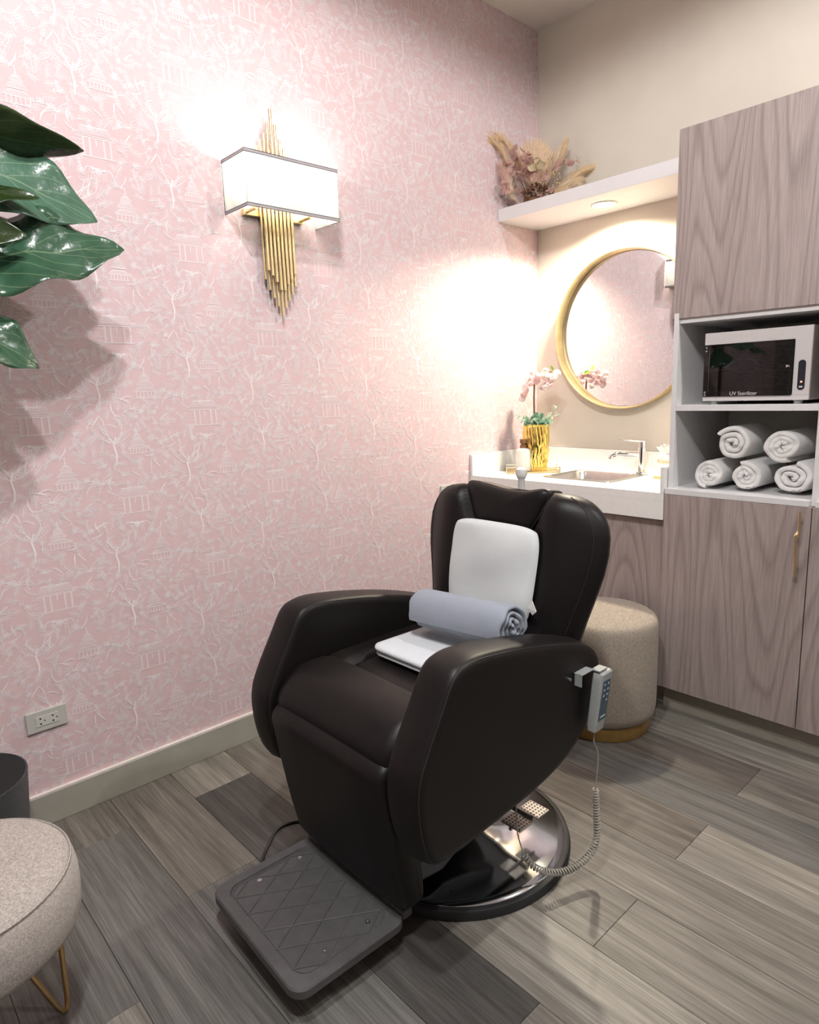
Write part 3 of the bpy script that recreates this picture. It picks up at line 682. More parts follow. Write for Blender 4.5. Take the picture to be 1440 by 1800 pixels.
# pedals: two perforated treads on a short bar
for (cx, cy) in ((1.100, -1.567), (1.100, -1.492)):
    zt = 0.121
    p = MB().box(cx-0.032, cx+0.032, cy-0.026, cy+0.026, zt-0.005, zt).build('pedal_tread', 'tread_metal', ch, smooth=0, bevel=0.0015)
    h = MB()
    for i in range(6):
        for j in range(5):
            u, v2 = cx-0.026+i*0.0104, cy-0.0205+j*0.0102; r0 = 0.0036
            h.add([(u-r0, v2, zt+0.0003), (u, v2-r0, zt+0.0003), (u+r0, v2, zt+0.0003), (u, v2+r0, zt+0.0003)], [(0,1,2,3)])
    ho = h.build('perforation', 'tread_hole', p, smooth=0); ho['kind'] = 'stuff'
MB().tube([(0.94, -1.529, 0.122), (1.10, -1.529, 0.122), (1.128, -1.529, 0.122)], 0.0085, 10).build('pedal_bar', 'tread_metal', ch)
MB().tube([(1.10, -1.595, 0.113), (1.10, -1.465, 0.113)], 0.005, 8).build('pedal_bar', 'tread_metal', ch)

# armrests
AP = [(-1.995, 0.300), (-2.022, 0.345), (-2.036, 0.420), (-2.033, 0.490), (-2.008, 0.550), (-1.968, 0.620), (-1.930, 0.683), (-1.893, 0.703), (-1.830, 0.705), (-1.690, 0.683), (-1.540, 0.648), (-1.440, 0.612), (-1.395, 0.570), (-1.388, 0.520), (-1.405, 0.455), (-1.455, 0.385), (-1.550, 0.335), (-1.670, 0.310), (-1.800, 0.300), (-1.920, 0.292)]
loop = resample(cr(AP, 10, True), 120)
area = sum(loop[i].x*loop[(i+1) % 120].y-loop[(i+1) % 120].x*loop[i].y for i in range(120))
sg = 1 if area > 0 else -1
def arm(side):
    xo, xi = CXc+side*0.328, CXc+side*0.226; T = xi-xo
    R0 = 0.020; rings = [(0.0, R0*1.15)]
    for k in range(1, 6):
        a = k/5*pi/2; rings.append((abs(T)*0+R0*(1-cos(a))*(1 if T > 0 else -1), R0*(1-sin(a))))
    rings.append((T*0.5, -0.004))
    for k in range(5, 0, -1):
        a = k/5*pi/2; rings.append((T-R0*(1-cos(a))*(1 if T > 0 else -1), R0*(1-sin(a))))
    rings += [(T, R0*1.15)]
    L = []
    for (dx, ins) in rings:
        q = inset(loop, ins*sg); L.append([(xo+dx, p.x, p.y) for p in q])
    m = MB().loft(L, True, True, True); o = m.build('armrest', 'leather', ch, smooth=60)
    for xx in (xo, xi):
        q = inset(loop, 0.0065*sg); dx = R0*0.26*(1 if T > 0 else -1)*(1 if xx == xo else -1)
        MB().tube([(xx+dx, p.x, p.y) for p in q], 0.0013, 6, closed=True).build('stitching', 'leather_thread', o, smooth=60)
    return o
arm_r = arm(1); arm(-1)

# seat: front roll and quilted rear
def sect(yz, x0, x1, n=14, rx=0.03, crown=0.008):
    loops = []
    cy = sum(p[0] for p in yz)/len(yz); cz = sum(p[1] for p in yz)/len(yz)
    for i in range(n):
        u = -1+2*i/(n-1); u = math.copysign(abs(u)**0.6, u); x = (x0+x1)/2+u*(x1-x0)/2
        e = min(x-x0, x1-x); k = 1.0 if e > rx else sqrt(max(0, 1-((rx-e)/rx)**2)); s = 0.62+0.38*k
        cw = crown*(1-u*u)
        loops.append([(x, cy+(p[0]-cy)*s, cz+(p[1]-cz)*s+cw) for p in yz])
    return loops
ry = resample(cr([(-1.845, 0.548), (-1.90, 0.566), (-1.965, 0.556), (-2.015, 0.512), (-2.022, 0.470), (-1.99, 0.435), (-1.90, 0.42), (-1.845, 0.43)], 8, True), 40)
MB().loft(sect([(p.x, p.y) for p in ry], 0.676, 1.134, 16, 0.035, 0.006)).build('seat_roll', 'leather', ch, smooth=70)
def seat_top(u, v):
    x = 0.676+u*0.458; y = -1.872+v*0.47; dx = abs(x-CXc)
    z = 0.552+0.010/(1+math.exp(-(dx-0.150)*120))-0.016*math.exp(-((dx-0.138)/0.007)**2)
    z -= 0.012*math.exp(-((v)/0.05)**2)
    for g in (0.30, 0.62): z -= 0.006*math.exp(-((v-g)/0.018)**2)*(1 if dx < 0.14 else 0.2)
    e = min(x-0.676, 1.134-x); z -= 0.02*max(0, 1-e/0.02)**2
    return (x, y, z)
sb = MB().grid(seat_top, 61, 47)
sb.box(0.690, 1.120, -1.86, -1.41, 0.31, 0.520)
sb.build('seat_cushion', 'leather', ch, smooth=50)

# calf pad
def calf_loop(x, ins):
    P = [(-2.030, 0.478), (-2.044, 0.455), (-2.038, 0.40), (-2.018, 0.28), (-1.998, 0.17), (-1.986, 0.115), (-1.968, 0.095), (-1.935, 0.092), (-1.920, 0.11), (-1.925, 0.20), (-1.945, 0.33), (-1.965, 0.45), (-1.985, 0.482), (-2.01, 0.488)]
    q = resample(cr(P, 6, True), 60); a = sum(q[i].x*q[(i+1) % 60].y-q[(i+1) % 60].x*q[i].y for i in range(60))
    q = inset(q, ins*(1 if a > 0 else -1)); return [(x, p.x, p.y) for p in q]
x0, x1 = 0.688, 1.126; L = []
for (x, i) in ((x0, 0.024), (x0+0.003, 0.012), (x0+0.010, 0.004), (x0+0.022, 0.0), (0.80, -0.001), (CXc, -0.002), (1.01, -0.001), (x1-0.022, 0.0), (x1-0.010, 0.004), (x1-0.003, 0.012), (x1, 0.024)):
    z = []
    for p in calf_loop(x, i):
        # lower corners rounded across the width
        e = min(x-x0, x1-x); lift = 0.035*max(0, 1-e/0.05)**2 if p[2] < 0.2 else 0
        z.append((p[0], p[1], p[2]+lift*(1-(p[2]-0.09)/0.11 if p[2] > 0.09 else 1)))
    L.append(z)
MB().loft(L).build('calf_pad', 'leather', ch, smooth=60)

# footplate
fp_rot = radians(-1.5); fpc = (0.908, -2.105)
def FP(x, y, z): return (fpc[0]+x*cos(fp_rot)-y*sin(fp_rot), fpc[1]+x*sin(fp_rot)+y*cos(fp_rot), z)
ow, oh = 0.392, 0.292
o1 = rrect(ow, oh, 0.035, 8); o2 = rrect(ow-0.006, oh-0.006, 0.034, 8); i1 = rrect(ow-0.052, oh-0.052, 0.036, 8); i2 = rrect(ow-0.056, oh-0.056, 0.035, 8)
zt = 0.087
fpm = MB().loft([[FP(*p, zt-0.024) for p in o2], [FP(*p, zt-0.021) for p in o1], [FP(*p, zt-0.004) for p in o1], [FP(*p, zt) for p in o2], [FP(*p, zt) for p in i1], [FP(*p, zt-0.004) for p in i2]])
fpo = fpm.build('footplate', 'plate_grey', ch, smooth=35)
gp = MB(); hw, hh = (ow-0.06)/2, (oh-0.06)/2; pit = 0.066
def clipseg(x0, y0, dx, dy):
    t0, t1 = -9, 9
    for (p, d, lim) in ((x0, dx, hw), (y0, dy, hh)):
        a, c = (-lim-p)/d, (lim-p)/d
        if a > c: a, c = c, a
        t0, t1 = max(t0, a), min(t1, c)
    return (t0, t1) if t1-t0 > 0.02 else None
for sgn in (1, -1):
    for k in range(-6, 7):
        s_ = clipseg(k*pit, 0, 0.5, sgn*0.866)
        if s_:
            a = FP(k*pit+0.5*s_[0], sgn*0.866*s_[0], zt-0.0040); c = FP(k*pit+0.5*s_[1], sgn*0.866*s_[1], zt-0.0040); gp.tube([a, c], 0.0022, 6)
gp.tube([FP(*p, zt-0.0038) for p in rrect(ow-0.066, oh-0.066, 0.030, 8)], 0.0014, 6, closed=True)
go = gp.build('grip_ribs', 'plate_grey', fpo, smooth=60)
for (sx, sy) in ((-0.143, -0.042), (-0.143, 0.073), (0.141, 0.073), (0.141, -0.042)):
    c = FP(sx, sy, zt-0.004); s_ = MB().lathe([(0.0, 0.0012), (0.0022, 0.0012), (0.0026, 0.0022), (0.0056, 0.0022), (0.0062, 0.0)], c, 16).build('screw', 'screw_steel', fpo)
MB().obox((CXc, -1.955, 0.082), (0.19, 0, 0), (0, 0.014, 0), (0, 0, 0.010)).build('footplate_hinge', 'plate_grey', ch, smooth=0, bevel=0.003)

# backrest: padded shell with forward wings and a V-shaped hollow for the headrest
RA = radians(10); U = Vector((0, sin(RA), cos(RA))); N = Vector((0, -cos(RA), sin(RA))); B0 = Vector((CXc-0.006, -1.462, 0.500))
def BP(x, s, d): return B0+Vector((x, 0, 0))+U*s+N*d
WS = [(-0.16, 0.220), (-0.05, 0.240), (0.05, 0.254), (0.10, 0.264), (0.16, 0.279), (0.22, 0.297), (0.28, 0.312), (0.33, 0.319), (0.38, 0.317), (0.41, 0.308), (0.435, 0.292), (0.452, 0.275), (0.466, 0.253), (0.475, 0.228), (0.480, 0.195)]
def wid(s):
    for i in range(len(WS)-1):
        if WS[i][0] <= s <= WS[i+1][0]: t = (s-WS[i][0])/(WS[i+1][0]-WS[i][0]); return WS[i][1]+t*(WS[i+1][1]-WS[i][1])
    return WS[-1][1]
def dfront(x, s):
    ax = abs(x); d = -0.030+0.038*math.exp(-((ax-0.185)/0.085)**2)
    if s > 0.30:
        vw = 0.108+(s-0.365)*0.42; k = 1/(1+math.exp((ax-vw)*190)); ks = 1/(1+math.exp(-(s-0.365)*130)); d -= 0.034*k*ks
    return d
svals = [-0.16, -0.10, -0.05, 0, 0.05, 0.1, 0.15, 0.2, 0.24, 0.28, 0.31, 0.335, 0.35, 0.36, 0.37, 0.38, 0.39, 0.405, 0.42, 0.435, 0.447, 0.457, 0.465, 0.471, 0.476, 0.479, 0.480]
nf = 56; L = []
for s in svals:
    wv_ = wid(s); e = 1.0 if s < 0.425 else sqrt(max(0.0, 1-((s-0.425)/0.0555)**2)); row = []
    mid = -0.062
    for i in range(nf):
        u = -1+2*i/(nf-1); u = math.copysign(abs(u)**0.75, u)*0.9999; x = wv_*u; ed = (1-abs(u)**7)**0.5
        row.append(BP(x, s, mid+(dfront(x, s)-mid)*ed*(0.35+0.65*e)))
    for i in range(nf):
        u = 1-2*i/(nf-1); u = math.copysign(abs(u)**0.75, u)*0.9999; x = wv_*u; ed = (1-abs(u)**5)**0.5
        row.append(BP(x, s, mid-0.068*ed*(0.35+0.65*e)))
    L.append(row)
bk = MB().loft(L).build('backrest', 'leather', ch, smooth=60)
for sd in (-1, 1):
    pts = []
    for s in [0.02+0.02*i for i in range(22)]+[0.452, 0.464, 0.4735]:
        wv_ = wid(s); u = 0.915; x = sd*wv_*u; e = 1.0 if s < 0.425 else sqrt(max(0.0, 1-((s-0.425)/0.0555)**2)); ed = (1-u**7)**0.5
        pts.append(BP(x, s, -0.062+(dfront(x, s)+0.062)*ed*(0.35+0.65*e)+0.0006))
    MB().tube(pts, 0.0013, 6).build('stitching', 'leather_thread', bk, smooth=60)
# headrest cushion
HO = [(-0.150, 0.470), (-0.138, 0.492), (-0.07, 0.487), (0.0, 0.478), (0.07, 0.479), (0.136, 0.488), (0.150, 0.470), (0.132, 0.428), (0.110, 0.385), (0.090, 0.366), (0.0, 0.360), (-0.090, 0.366), (-0.110, 0.385), (-0.132, 0.428)]
hq = resample(cr(HO, 8, True), 80); ar = sum(hq[i].x*hq[(i+1) % 80].y-hq[(i+1) % 80].x*hq[i].y for i in range(80)); hs = 1 if ar > 0 else -1
L = []
hcx, hcy = 0.0, 0.432
for (d, k) in ((-0.100, 0.90), (-0.092, 0.98), (-0.080, 1.0), (-0.040, 1.0), (-0.026, 0.975), (-0.019, 0.93), (-0.014, 0.84), (-0.010, 0.70), (-0.007, 0.5), (-0.005, 0.25), (-0.004, 0.02)):
    L.append([BP(hcx+(p.x-hcx)*k, hcy+(p.y-hcy)*k, d) for p in hq])
hr = MB().loft(L).build('headrest', 'leather', ch, smooth=60)
MB().tube([BP(hcx+(p.x-hcx)*0.975, hcy+(p.y-hcy)*0.975, -0.0255) for p in hq], 0.0016, 6, closed=True).build('piping', 'leather_thread', hr, smooth=60)
# pale knob of the headrest post behind the cushion
c = BP(-0.055, 0.49, -0.165)
MB().lathe([(0.0, -0.07), (0.0105, -0.07), (0.0105, 0.020), (0.013, 0.024), (0.0175, 0.034), (0.0165, 0.050), (0.010, 0.056), (0.0, 0.057)], c, 18).build('headrest_knob', 'card_white', ch)
MB().tube([BP(-0.055, 0.425, -0.165), BP(-0.055, 0.425, -0.125)], 0.008, 8).build('knob_arm', 'plastic_white', ch)

# remote on its hook
XR = CXc+0.328
rm = thing('remote_control', 'grey wired remote control hanging on a hook beside the right armrest', 'remote', (XR+0.04, -1.43, 0.40))
cz, cy_, cxr = 0.480, -1.450, XR+0.033
ang = radians(0); fn = Vector((cos(ang), sin(ang), 0)); fs = Vector((-sin(ang), cos(ang), 0)); tl = Vector((0.03, 0.16, 1)).normalized()
C = Vector((cxr, cy_, cz))
Lr = []
for (h, a, b2) in ((-0.076, 0.016, 0.009), (-0.074, 0.020, 0.012), (-0.055, 0.0225, 0.0135), (0.055, 0.0245, 0.0145), (0.073, 0.0245, 0.0145), (0.077, 0.021, 0.011)):
    Lr.append([C+tl*h+fs*p[0]+fn*p[1] for p in rrect(2*a, 2*b2, 0.006, 3)])
rb = MB().loft(Lr).build('body', 'remote_grey', rm, smooth=40)
pn = MB().obox(C+fn*0.0142+tl*0.006, fs*0.0165, fn*0.0009, tl*0.050).build('keypad', 'remote_panel', rb, smooth=0)
for i in range(4):
    for j in (-1, 1):
        if (i, j) == (3, -1): continue
        MB().obox(C+fn*0.0152+tl*(0.046-0.014*i)+fs*(0.008*j), fs*0.0025, fn*0.0004, tl*0.0022).build('button', 'remote_mark', rb, smooth=0)
MB().obox(C+fn*0.0152-tl*0.036, fs*0.011, fn*0.0004, tl*0.0022).build('button', 'remote_mark', rb, smooth=0)
hk = MB(); 
hk.obox((XR+0.012, cy_-0.036, 0.561), (0.0115, 0, 0), (0, 0.026, 0), (0, 0, 0.0015)); hk.obox((XR+0.012, cy_-0.060, 0.546), (0.010, 0, 0), (0, 0.0015, 0), (0, 0, 0.0165)); 
hk.obox((XR+0.030, cy_+0.004, 0.5605), (0.012, 0, 0), (0, 0.018, 0), (0, 0, 0.002))
hk.build('hook', 'remote_grey', rm, smooth=0, bevel=0.001)
MB().lathe([(0.0, 0.0), (0.004, 0.0), (0.004, 0.006), (0.0, 0.006)], (XR-0.001, cy_-0.082, 0.552), 10, 'x').build('screw', 'screw_steel', rm)
# cord: straight lead, coil, straight lead up under the seat
e0 = C+tl*(-0.076)
lead = cr([e0, e0+Vector((0.001, -0.006, -0.03)), (1.268, -1.452, 0.33), (1.264, -1.455, 0.24)], 8)
MB().tube(lead, 0.0017, 6).build('cord_lead', 'cord_grey', rm)
path = resample(cr([(1.264, -1.455, 0.240), (1.266, -1.452, 0.17), (1.270, -1.455, 0.105), (1.268, -1.478, 0.070), (1.255, -1.53, 0.052), (1.235, -1.585, 0.055), (1.205, -1.625, 0.075), (1.180, -1.640, 0.105)], 14), 700, False)
co = []; u = Vector((1, 0, 0)); turns = 50
for i, p in enumerate(path):
    tt = (path[min(i+1, 699)]-path[max(i-1, 0)]).normalized(); u = (u-tt*u.dot(tt)).normalized(); vv = tt.cross(u); a = 2*pi*turns*i/699
    co.append(p+0.0072*(cos(a)*u+sin(a)*vv))
MB().tube(co, 0.0022, 5).build('coiled_cord', 'cord_grey', rm, smooth=60)
MB().tube(cr([(1.180, -1.640, 0.105), (1.160, -1.640, 0.16), (1.140, -1.62, 0.23), (1.125, -1.60, 0.29)], 6), 0.0017, 6).build('cord_lead', 'cord_grey', rm)
# mains lead
tag(MB().tube(cr([(0.800, -1.80, 0.030), (0.66, -1.80, 0.012), (0.545, -1.885, 0.0045), (0.527, -1.95, 0.0045), (0.561, -2.00, 0.0045), (0.615, -2.055, 0.0045), (0.70, -2.09, 0.0045), (0.80, -2.02, 0.0045)], 8), 0.0042, 8).build('power_cord', 'cord_black', smooth=60), 'black power cord on the floor by the grey footplate', 'power cord')

# ---- soft things on the chair
def spiral_roll(name, mat, label, cat, A, Bp, R, turns, thick, squash=(1, 1), seed=0, group=None, droop=0.0, start=None):
    A, Bp = Vector(A), Vector(Bp); ax = (Bp-A).normalized(); up = Vector((0, 0, 1)); up = (up-ax*up.dot(ax)).normalized(); sd = ax.cross(up); R_ = random.Random(seed)
    base = (A+Bp)/2-up*R; o0 = tuple(base)
    n = int(turns*30); cs = []
    th0 = R_.uniform(0, 6.28) if start is None else start
    ph = [R_.uniform(0, 6.28) for _ in range(4)]
    pitch = (R-0.006)/turns
    for i in range(n+1):
        t = i/n; th = th0+turns*2*pi*t; r = 0.006+(R-0.006-thick*0.5)*t
        wob = 1+(0.09*sin(2*th+ph[0])+0.05*sin(3*th+ph[1]))*(1-t)*1.2+0.02*sin(5*th+ph[2])
        cs.append((r*wob, th))
    def ring(pos, inner, k):
        L_ = []
        for (r, th) in cs:
            rr_ = r+(thick*0.5 if not inner else -thick*0.5)
            dep = 0.004*sin(3*th+ph[3])+0.003*sin(7*th)*k
            L_.append(pos+ax*dep*k+sd*(rr_*cos(th)*squash[0])+up*(rr_*sin(th)*squash[1]))
        return L_
    m = MB(); ln = (Bp-A).length
    st = []
    for (tt, kk, sh_) in ((0, 1, 0.35), (0.012, 1, 0.85), (0.035, 0.6, 1.0), (0.25, 0, 1.0), (0.5, 0, 1.0), (0.75, 0, 1.0), (0.965, -0.6, 1.0), (0.988, -1, 0.85), (1, -1, 0.35)):
        st.append((A+ax*ln*tt, kk, sh_))
    loops = []
    for (pos, kk, sh_) in st:
        o_ = []; i_ = []
        for j, (r, th) in enumerate(cs):
            dep = (0.0035*sin(3*th+ph[3])+0.002*sin(7*th))*kk; h_ = thick*0.5*sh_
            for (lst, rr_) in ((o_, r+h_), (i_, r-h_)):
                lst.append(pos+ax*dep+sd*(rr_*cos(th)*squash[0])+up*(rr_*sin(th)*squash[1]))
        loops.append(o_+i_[::-1])
    m.loft(loops, True, False, False)
    nn = len(cs)
    for (li, flip) in ((0, False), (len(loops)-1, True)):
        base_i = li*2*nn
        for j in range(nn-1):
            q = (base_i+j, base_i+j+1, base_i+2*nn-2-j, base_i+2*nn-1-j)
            m.f.append(q if flip else q[::-1])
    o = m.build(name, mat, None, smooth=70, org=o0); o.location = o0
    return tag(o, label, cat, group)
spiral_roll('rolled_blanket', 'blanket', 'grey-blue blanket rolled up on the dark chair seat', 'blanket', (1.114, -1.590, 0.668), (0.804, -1.604, 0.6515), 0.0635, 3.3, 0.0120, (1.0, 0.98), 3)
# folded towel: two soft layers
tw = thing('folded_towel', 'white folded towel lying under the grey blanket roll', 'towel', (0.91, -1.64, 0.556))
for (z0, dz, sh_) in ((0.558, 0.013, 0.006), (0.5705, 0.017, 0.0)):
    def fl(ins, z): return [(0.922+p[0], -1.640+p[1], z+0.004*sin(p[0]*25)+0.002*sin(p[1]*40)) for p in rrect(0.29-2*ins-sh_, 0.27-2*ins-sh_, 0.025, 5)]
    MB().loft([fl(0.010, z0), fl(0.002, z0+0.003), fl(0.0, z0+dz*0.5), fl(0.002, z0+dz-0.003), fl(0.012, z0+dz), fl(0.05, z0+dz+0.001)]).build('layer', 'towel_cool', tw, smooth=70)
# square white pillow
pl = thing('white_pillow', 'square white pillow leaning on the dark backrest', 'pillow', (0.905, -1.47, 0.60))
def pil(u, v, side):
    a = u*2-1; b2 = v*2-1; k = max(0, (1-abs(a)**5)*(1-abs(b2)**5))**0.45
    wx = 0.155*(1+0.035*b2); rx = a*wx*(1-0.10*abs(b2)**4*abs(a)**3); ry_ = b2*0.137*(1-0.10*abs(a)**4*abs(b2)**3)
    bow = 0.004*sin(3*a+2*b2)+0.003*sin(5*b2-2*a)
    return BP(0.004+rx, 0.246+ry_, 0.012+(0.024+bow)*k*(1 if side else -0.75))
pm = MB(); pm.grid(lambda u, v: pil(u, v, True), 33, 33); pm.grid(lambda u, v: pil(1-u, v, False), 33, 33)
po = pm.build('cushion', 'pillow_white', pl, smooth=70)
cpt = BP(0.170, 0.176, 0.034); MB().add([cpt+Vector((-0.012, 0, -0.004)), cpt+Vector((0.006, -0.002, -0.020)), cpt+Vector((0.022, -0.006, -0.006)), cpt+Vector((0.004, 0, 0.018)), cpt+Vector((-0.012, 0.001, -0.003)), cpt+Vector((0.006, -0.001, -0.019)), cpt+Vector((0.022, -0.005, -0.005)), cpt+Vector((0.004, 0.001, 0.019))], [(0,1,2,3), (7,6,5,4), (0,4,5,1), (1,5,6,2), (2,6,7,3), (3,7,4,0)]).build('care_tag', 'card_white', pl, smooth=0)

# ================================================================== STOOLS, POT AND PLANT
dr = thing('drum_stool', 'round beige fabric drum stool with a gold plinth by the tall cabinet', 'stool', (0.842, -0.735, 0))
MB().lathe([(0.0, 0.001), (0.172, 0.001), (0.174, 0.004), (0.174, 0.050), (0.0, 0.050)], (0.842, -0.735, 0), 64).build('plinth', 'plinth_gold', dr)
MB().lathe([(0.0, 0.0505), (0.160, 0.0505), (0.178, 0.054), (0.190, 0.068), (0.195, 0.095), (0.197, 0.22), (0.196, 0.38), (0.194, 0.405), (0.188, 0.420), (0.176, 0.429), (0.12, 0.433), (0.0, 0.434)], (0.842, -0.735, 0), 72).build('seat', 'drum_fabric', dr, smooth=60)
OX, OY = 0.733, -2.7256
ot = thing('ottoman', 'round beige fabric ottoman on gold hairpin legs at the front', 'ottoman', (OX, OY, 0))
MB().lathe([(0.0, 0.275), (0.175, 0.275), (0.192, 0.279), (0.198, 0.292), (0.2005, 0.325), (0.200, 0.355), (0.196, 0.378), (0.188, 0.394), (0.184, 0.399), (0.17, 0.406), (0.10, 0.413), (0.0, 0.415)], (OX, OY, 0), 72).build('seat', 'ottoman_fabric', ot, smooth=60)
MB().tube([(OX+0.190*cos(2*pi*k/72), OY+0.190*sin(2*pi*k/72), 0.3945) for k in range(72)], 0.0022, 6, closed=True).build('piping', 'ottoman_fabric', ot, smooth=60)
for k in range(3):
    a = radians(96)+k*2*pi/3; rd = Vector((cos(a), sin(a), 0)); tg = Vector((-sin(a), cos(a), 0)); O = Vector((OX, OY, 0))
    P = [O+rd*0.158+Vector((0,0,0.276)), O+rd*0.1545+tg*0.001+Vector((0,0,0.035)), O+rd*0.1530+tg*0.000+Vector((0,0,0.012)), O+rd*0.1480-tg*0.003+Vector((0,0,0.0062)), O+rd*0.1410-tg*0.006+Vector((0,0,0.012)), O+rd*0.130-tg*0.010+Vector((0,0,0.035)), O+rd*0.050-tg*0.052+Vector((0,0,0.276))]
    MB().tube(P, 0.0056, 10).build('leg', 'leg_gold', ot, smooth=60)

PX, PY = 0.165, -2.640
pt = thing('plant_pot', 'round charcoal felt pot on the floor against the pink wall', 'pot', (PX, PY, 0))
MB().lathe([(0.118, 0.002), (0.126, 0.012), (0.148, 0.296), (0.149, 0.300), (0.146, 0.302), (0.1435, 0.300)], (PX, PY, 0), 64, cap=False).build('wall', 'pot_felt', pt, smooth=50)
MB().lathe([(0.1434, 0.2995), (0.122, 0.03), (0.0, 0.02)], (PX, PY, 0), 64).build('lining', 'pot_inside', pt, smooth=50)
MB().lathe([(0.0, 0.0015), (0.118, 0.0015), (0.118, 0.004), (0.0, 0.004)], (PX, PY, 0), 48).build('base', 'pot_felt', pt)
fg = thing('leafy_plant', 'tall plant with large glossy dark green leaves at the left edge', 'plant', (PX, PY, 0.03))
st = cr([(PX-0.01, PY-0.02, 0.031), (PX+0.01, PY-0.03, 0.5), (PX+0.03, PY-0.02, 1.0), (PX+0.03, PY-0.04, 1.5), (PX+0.05, PY-0.05, 1.95)], 6)
MB().tube(st, [0.016-0.008*i/(len(st)-1) for i in range(len(st))], 10).build('stem', 'bark', fg, smooth=60)
MB().lathe([(0.0, 0.035), (0.119, 0.035), (0.121, 0.05), (0.0, 0.06)], (PX, PY, 0), 32).build('soil', 'soil', fg)
def leaf(base, tip, W, nrm, mat, cup=0.25, sag=0.04, wave=0.012, ph=0.0, twist=0.0, nu=13, nv=25):
    base, tip, nrm = Vector(base), Vector(tip), Vector(nrm).normalized(); ax = tip-base; Ln = ax.length; ax.normalize(); sdv = ax.cross(nrm).normalized(); up = sdv.cross(ax).normalized()
    me = bpy.data.meshes.new('leaf'); vs = []; uvs = []
    for j in range(nv):
        v = j/(nv-1); prof_ = (sin(pi*min(1, v**0.85)))**0.75*(1-0.18*v) if 0 < v < 1 else 0
        tw_ = twist*(v-0.3); s2 = cos(tw_)*sdv+sin(tw_)*up; u2 = -sin(tw_)*sdv+cos(tw_)*up
        for i in range(nu):
            u = -1+2*i/(nu-1); x = u*W*max(prof_, 0.012)
            z = cup*abs(x)**1.3*1.5-sag*4*(v-0.5)**2*Ln+wave*sin(9*v*2+ph+(2.2 if u > 0 else 0))*abs(u)**1.5*prof_+0.25*wave*sin(23*v+3*u+ph)*prof_
            vs.append(base+ax*(Ln*v)+s2*x+u2*z); uvs.append(((u+1)/2, v))
    fs = [(j*nu+i, j*nu+i+1, (j+1)*nu+i+1, (j+1)*nu+i) for j in range(nv-1) for i in range(nu-1)]
    g = ORG[fg.name]; me.from_pydata([sub(p, g) for p in vs], [], fs); me.update(); me.materials.append(M(mat)); me.shade_smooth()
    ul = me.uv_layers.new(name='leaf')
    for lp in me.loops: ul.data[lp.index].uv = uvs[lp.vertex_index]
    o = bpy.data.objects.new('leaf', me); COL.objects.link(o); o.parent = fg
    so = o.modifiers.new('thick', 'SOLIDIFY'); so.thickness = 0.0012
    tz = base.z; k = min(range(len(st)), key=lambda q: abs(st[q].z-(tz-0.03))); 
    MB().tube([st[k], (st[k]+base)/2+Vector((0, 0, 0.012)), base+ax*0.01], [0.004, 0.0032, 0.003], 6).build('leaf_stalk', 'stem_green', fg, smooth=60)
XA = 0.25
leaf((0.23, -2.600, 1.875), (XA+0.02, -2.196, 1.838), 0.082, (0.55, 0.25, -0.85), 'leaf_under', -0.25, 0.06, 0.006, 0.4)
leaf((0.22, -2.570, 1.845), (XA, -2.172, 1.705), 0.120, (0.90, -0.20, 0.40), 'leaf_grey', 0.2, 0.03, 0.018, 1.0)
leaf((0.24, -2.590, 1.560), (XA+0.03, -2.126, 1.640), 0.118, (0.88, -0.25, 0.42), 'leaf_green', 0.3, 0.03, 0.034, 2.2)
leaf((0.25, -2.60, 1.475), (XA+0.04, -2.352, 1.352), 0.092, (0.80, -0.1, 0.55), 'leaf_green', 0.3, 0.14, 0.016, 0.7)
leaf((0.22, -2.63, 1.70), (XA+0.08, -2.330, 1.725), 0.055, (0.70, -0.2, 0.55), 'leaf_under', 0.3, 0.05, 0.010, 3.1)
leaf((0.20, -2.62, 1.64), (XA+0.08, -2.365, 1.63), 0.065, (0.85, -0.3, 0.25), 'leaf_under', 0.3, 0.03, 0.012, 4.1)
leaf((0.18, -2.74, 1.78), (0.30, -3.08, 1.72), 0.095, (0.6, 0.1, 0.8), 'leaf_green', 0.3, 0.06, 0.015, 5.0)
leaf((0.20, -2.74, 1.50), (0.38, -3.02, 1.42), 0.09, (0.6, 0.1, 0.8), 'leaf_grey', 0.3, 0.06, 0.015, 1.5)
leaf((0.23, -2.70, 1.98), (0.36, -2.92, 2.22), 0.09, (0.7, -0.4, 0.5), 'leaf_green', 0.3, 0.06, 0.015, 2.5)
leaf((0.21, -2.66, 1.95), (0.34, -2.58, 2.25), 0.06, (0.8, 0.2, -0.2), 'leaf_grey', 0.3, 0.06, 0.012, 2.5)

# ================================================================== THINGS ON THE COUNTER
tcx, tcy = 0.150, -0.262; td = Vector((0.744, 0.668, 0)); tn = Vector((-0.668, 0.744, 0))
tcx, tcy = 0.204-0.668*0.075, -0.304+0.744*0.075
tr = thing('gold_tray', 'small oblong gold tray under the soap bottle and the gold vase', 'tray', (tcx, tcy, 0.85))
T0 = Vector((tcx, tcy, 0.8505))
MB().obox(T0+Vector((0,0,0.003)), td*0.122, tn*0.072, (0,0,0.0025)).build('tray_base', 'gold', tr, smooth=0)
for z in (0.012, 0.024):
    MB().tube([T0+td*(0.124*a)+tn*(0.074*b2)+Vector((0,0,z)) for a, b2 in ((1,1), (-1,1), (-1,-1), (1,-1))], 0.0019, 6, closed=True).build('rail', 'gold', tr, smooth=0)
for a, b2 in ((1,1), (-1,1), (-1,-1), (1,-1)):
    MB().tube([T0+td*(0.124*a)+tn*(0.074*b2)+Vector((0,0,0.0)), T0+td*(0.124*a)+tn*(0.074*b2)+Vector((0,0,0.026))], 0.0024, 6).build('post', 'gold', tr)
bt = T0+td*(-0.042)+tn*(-0.026)
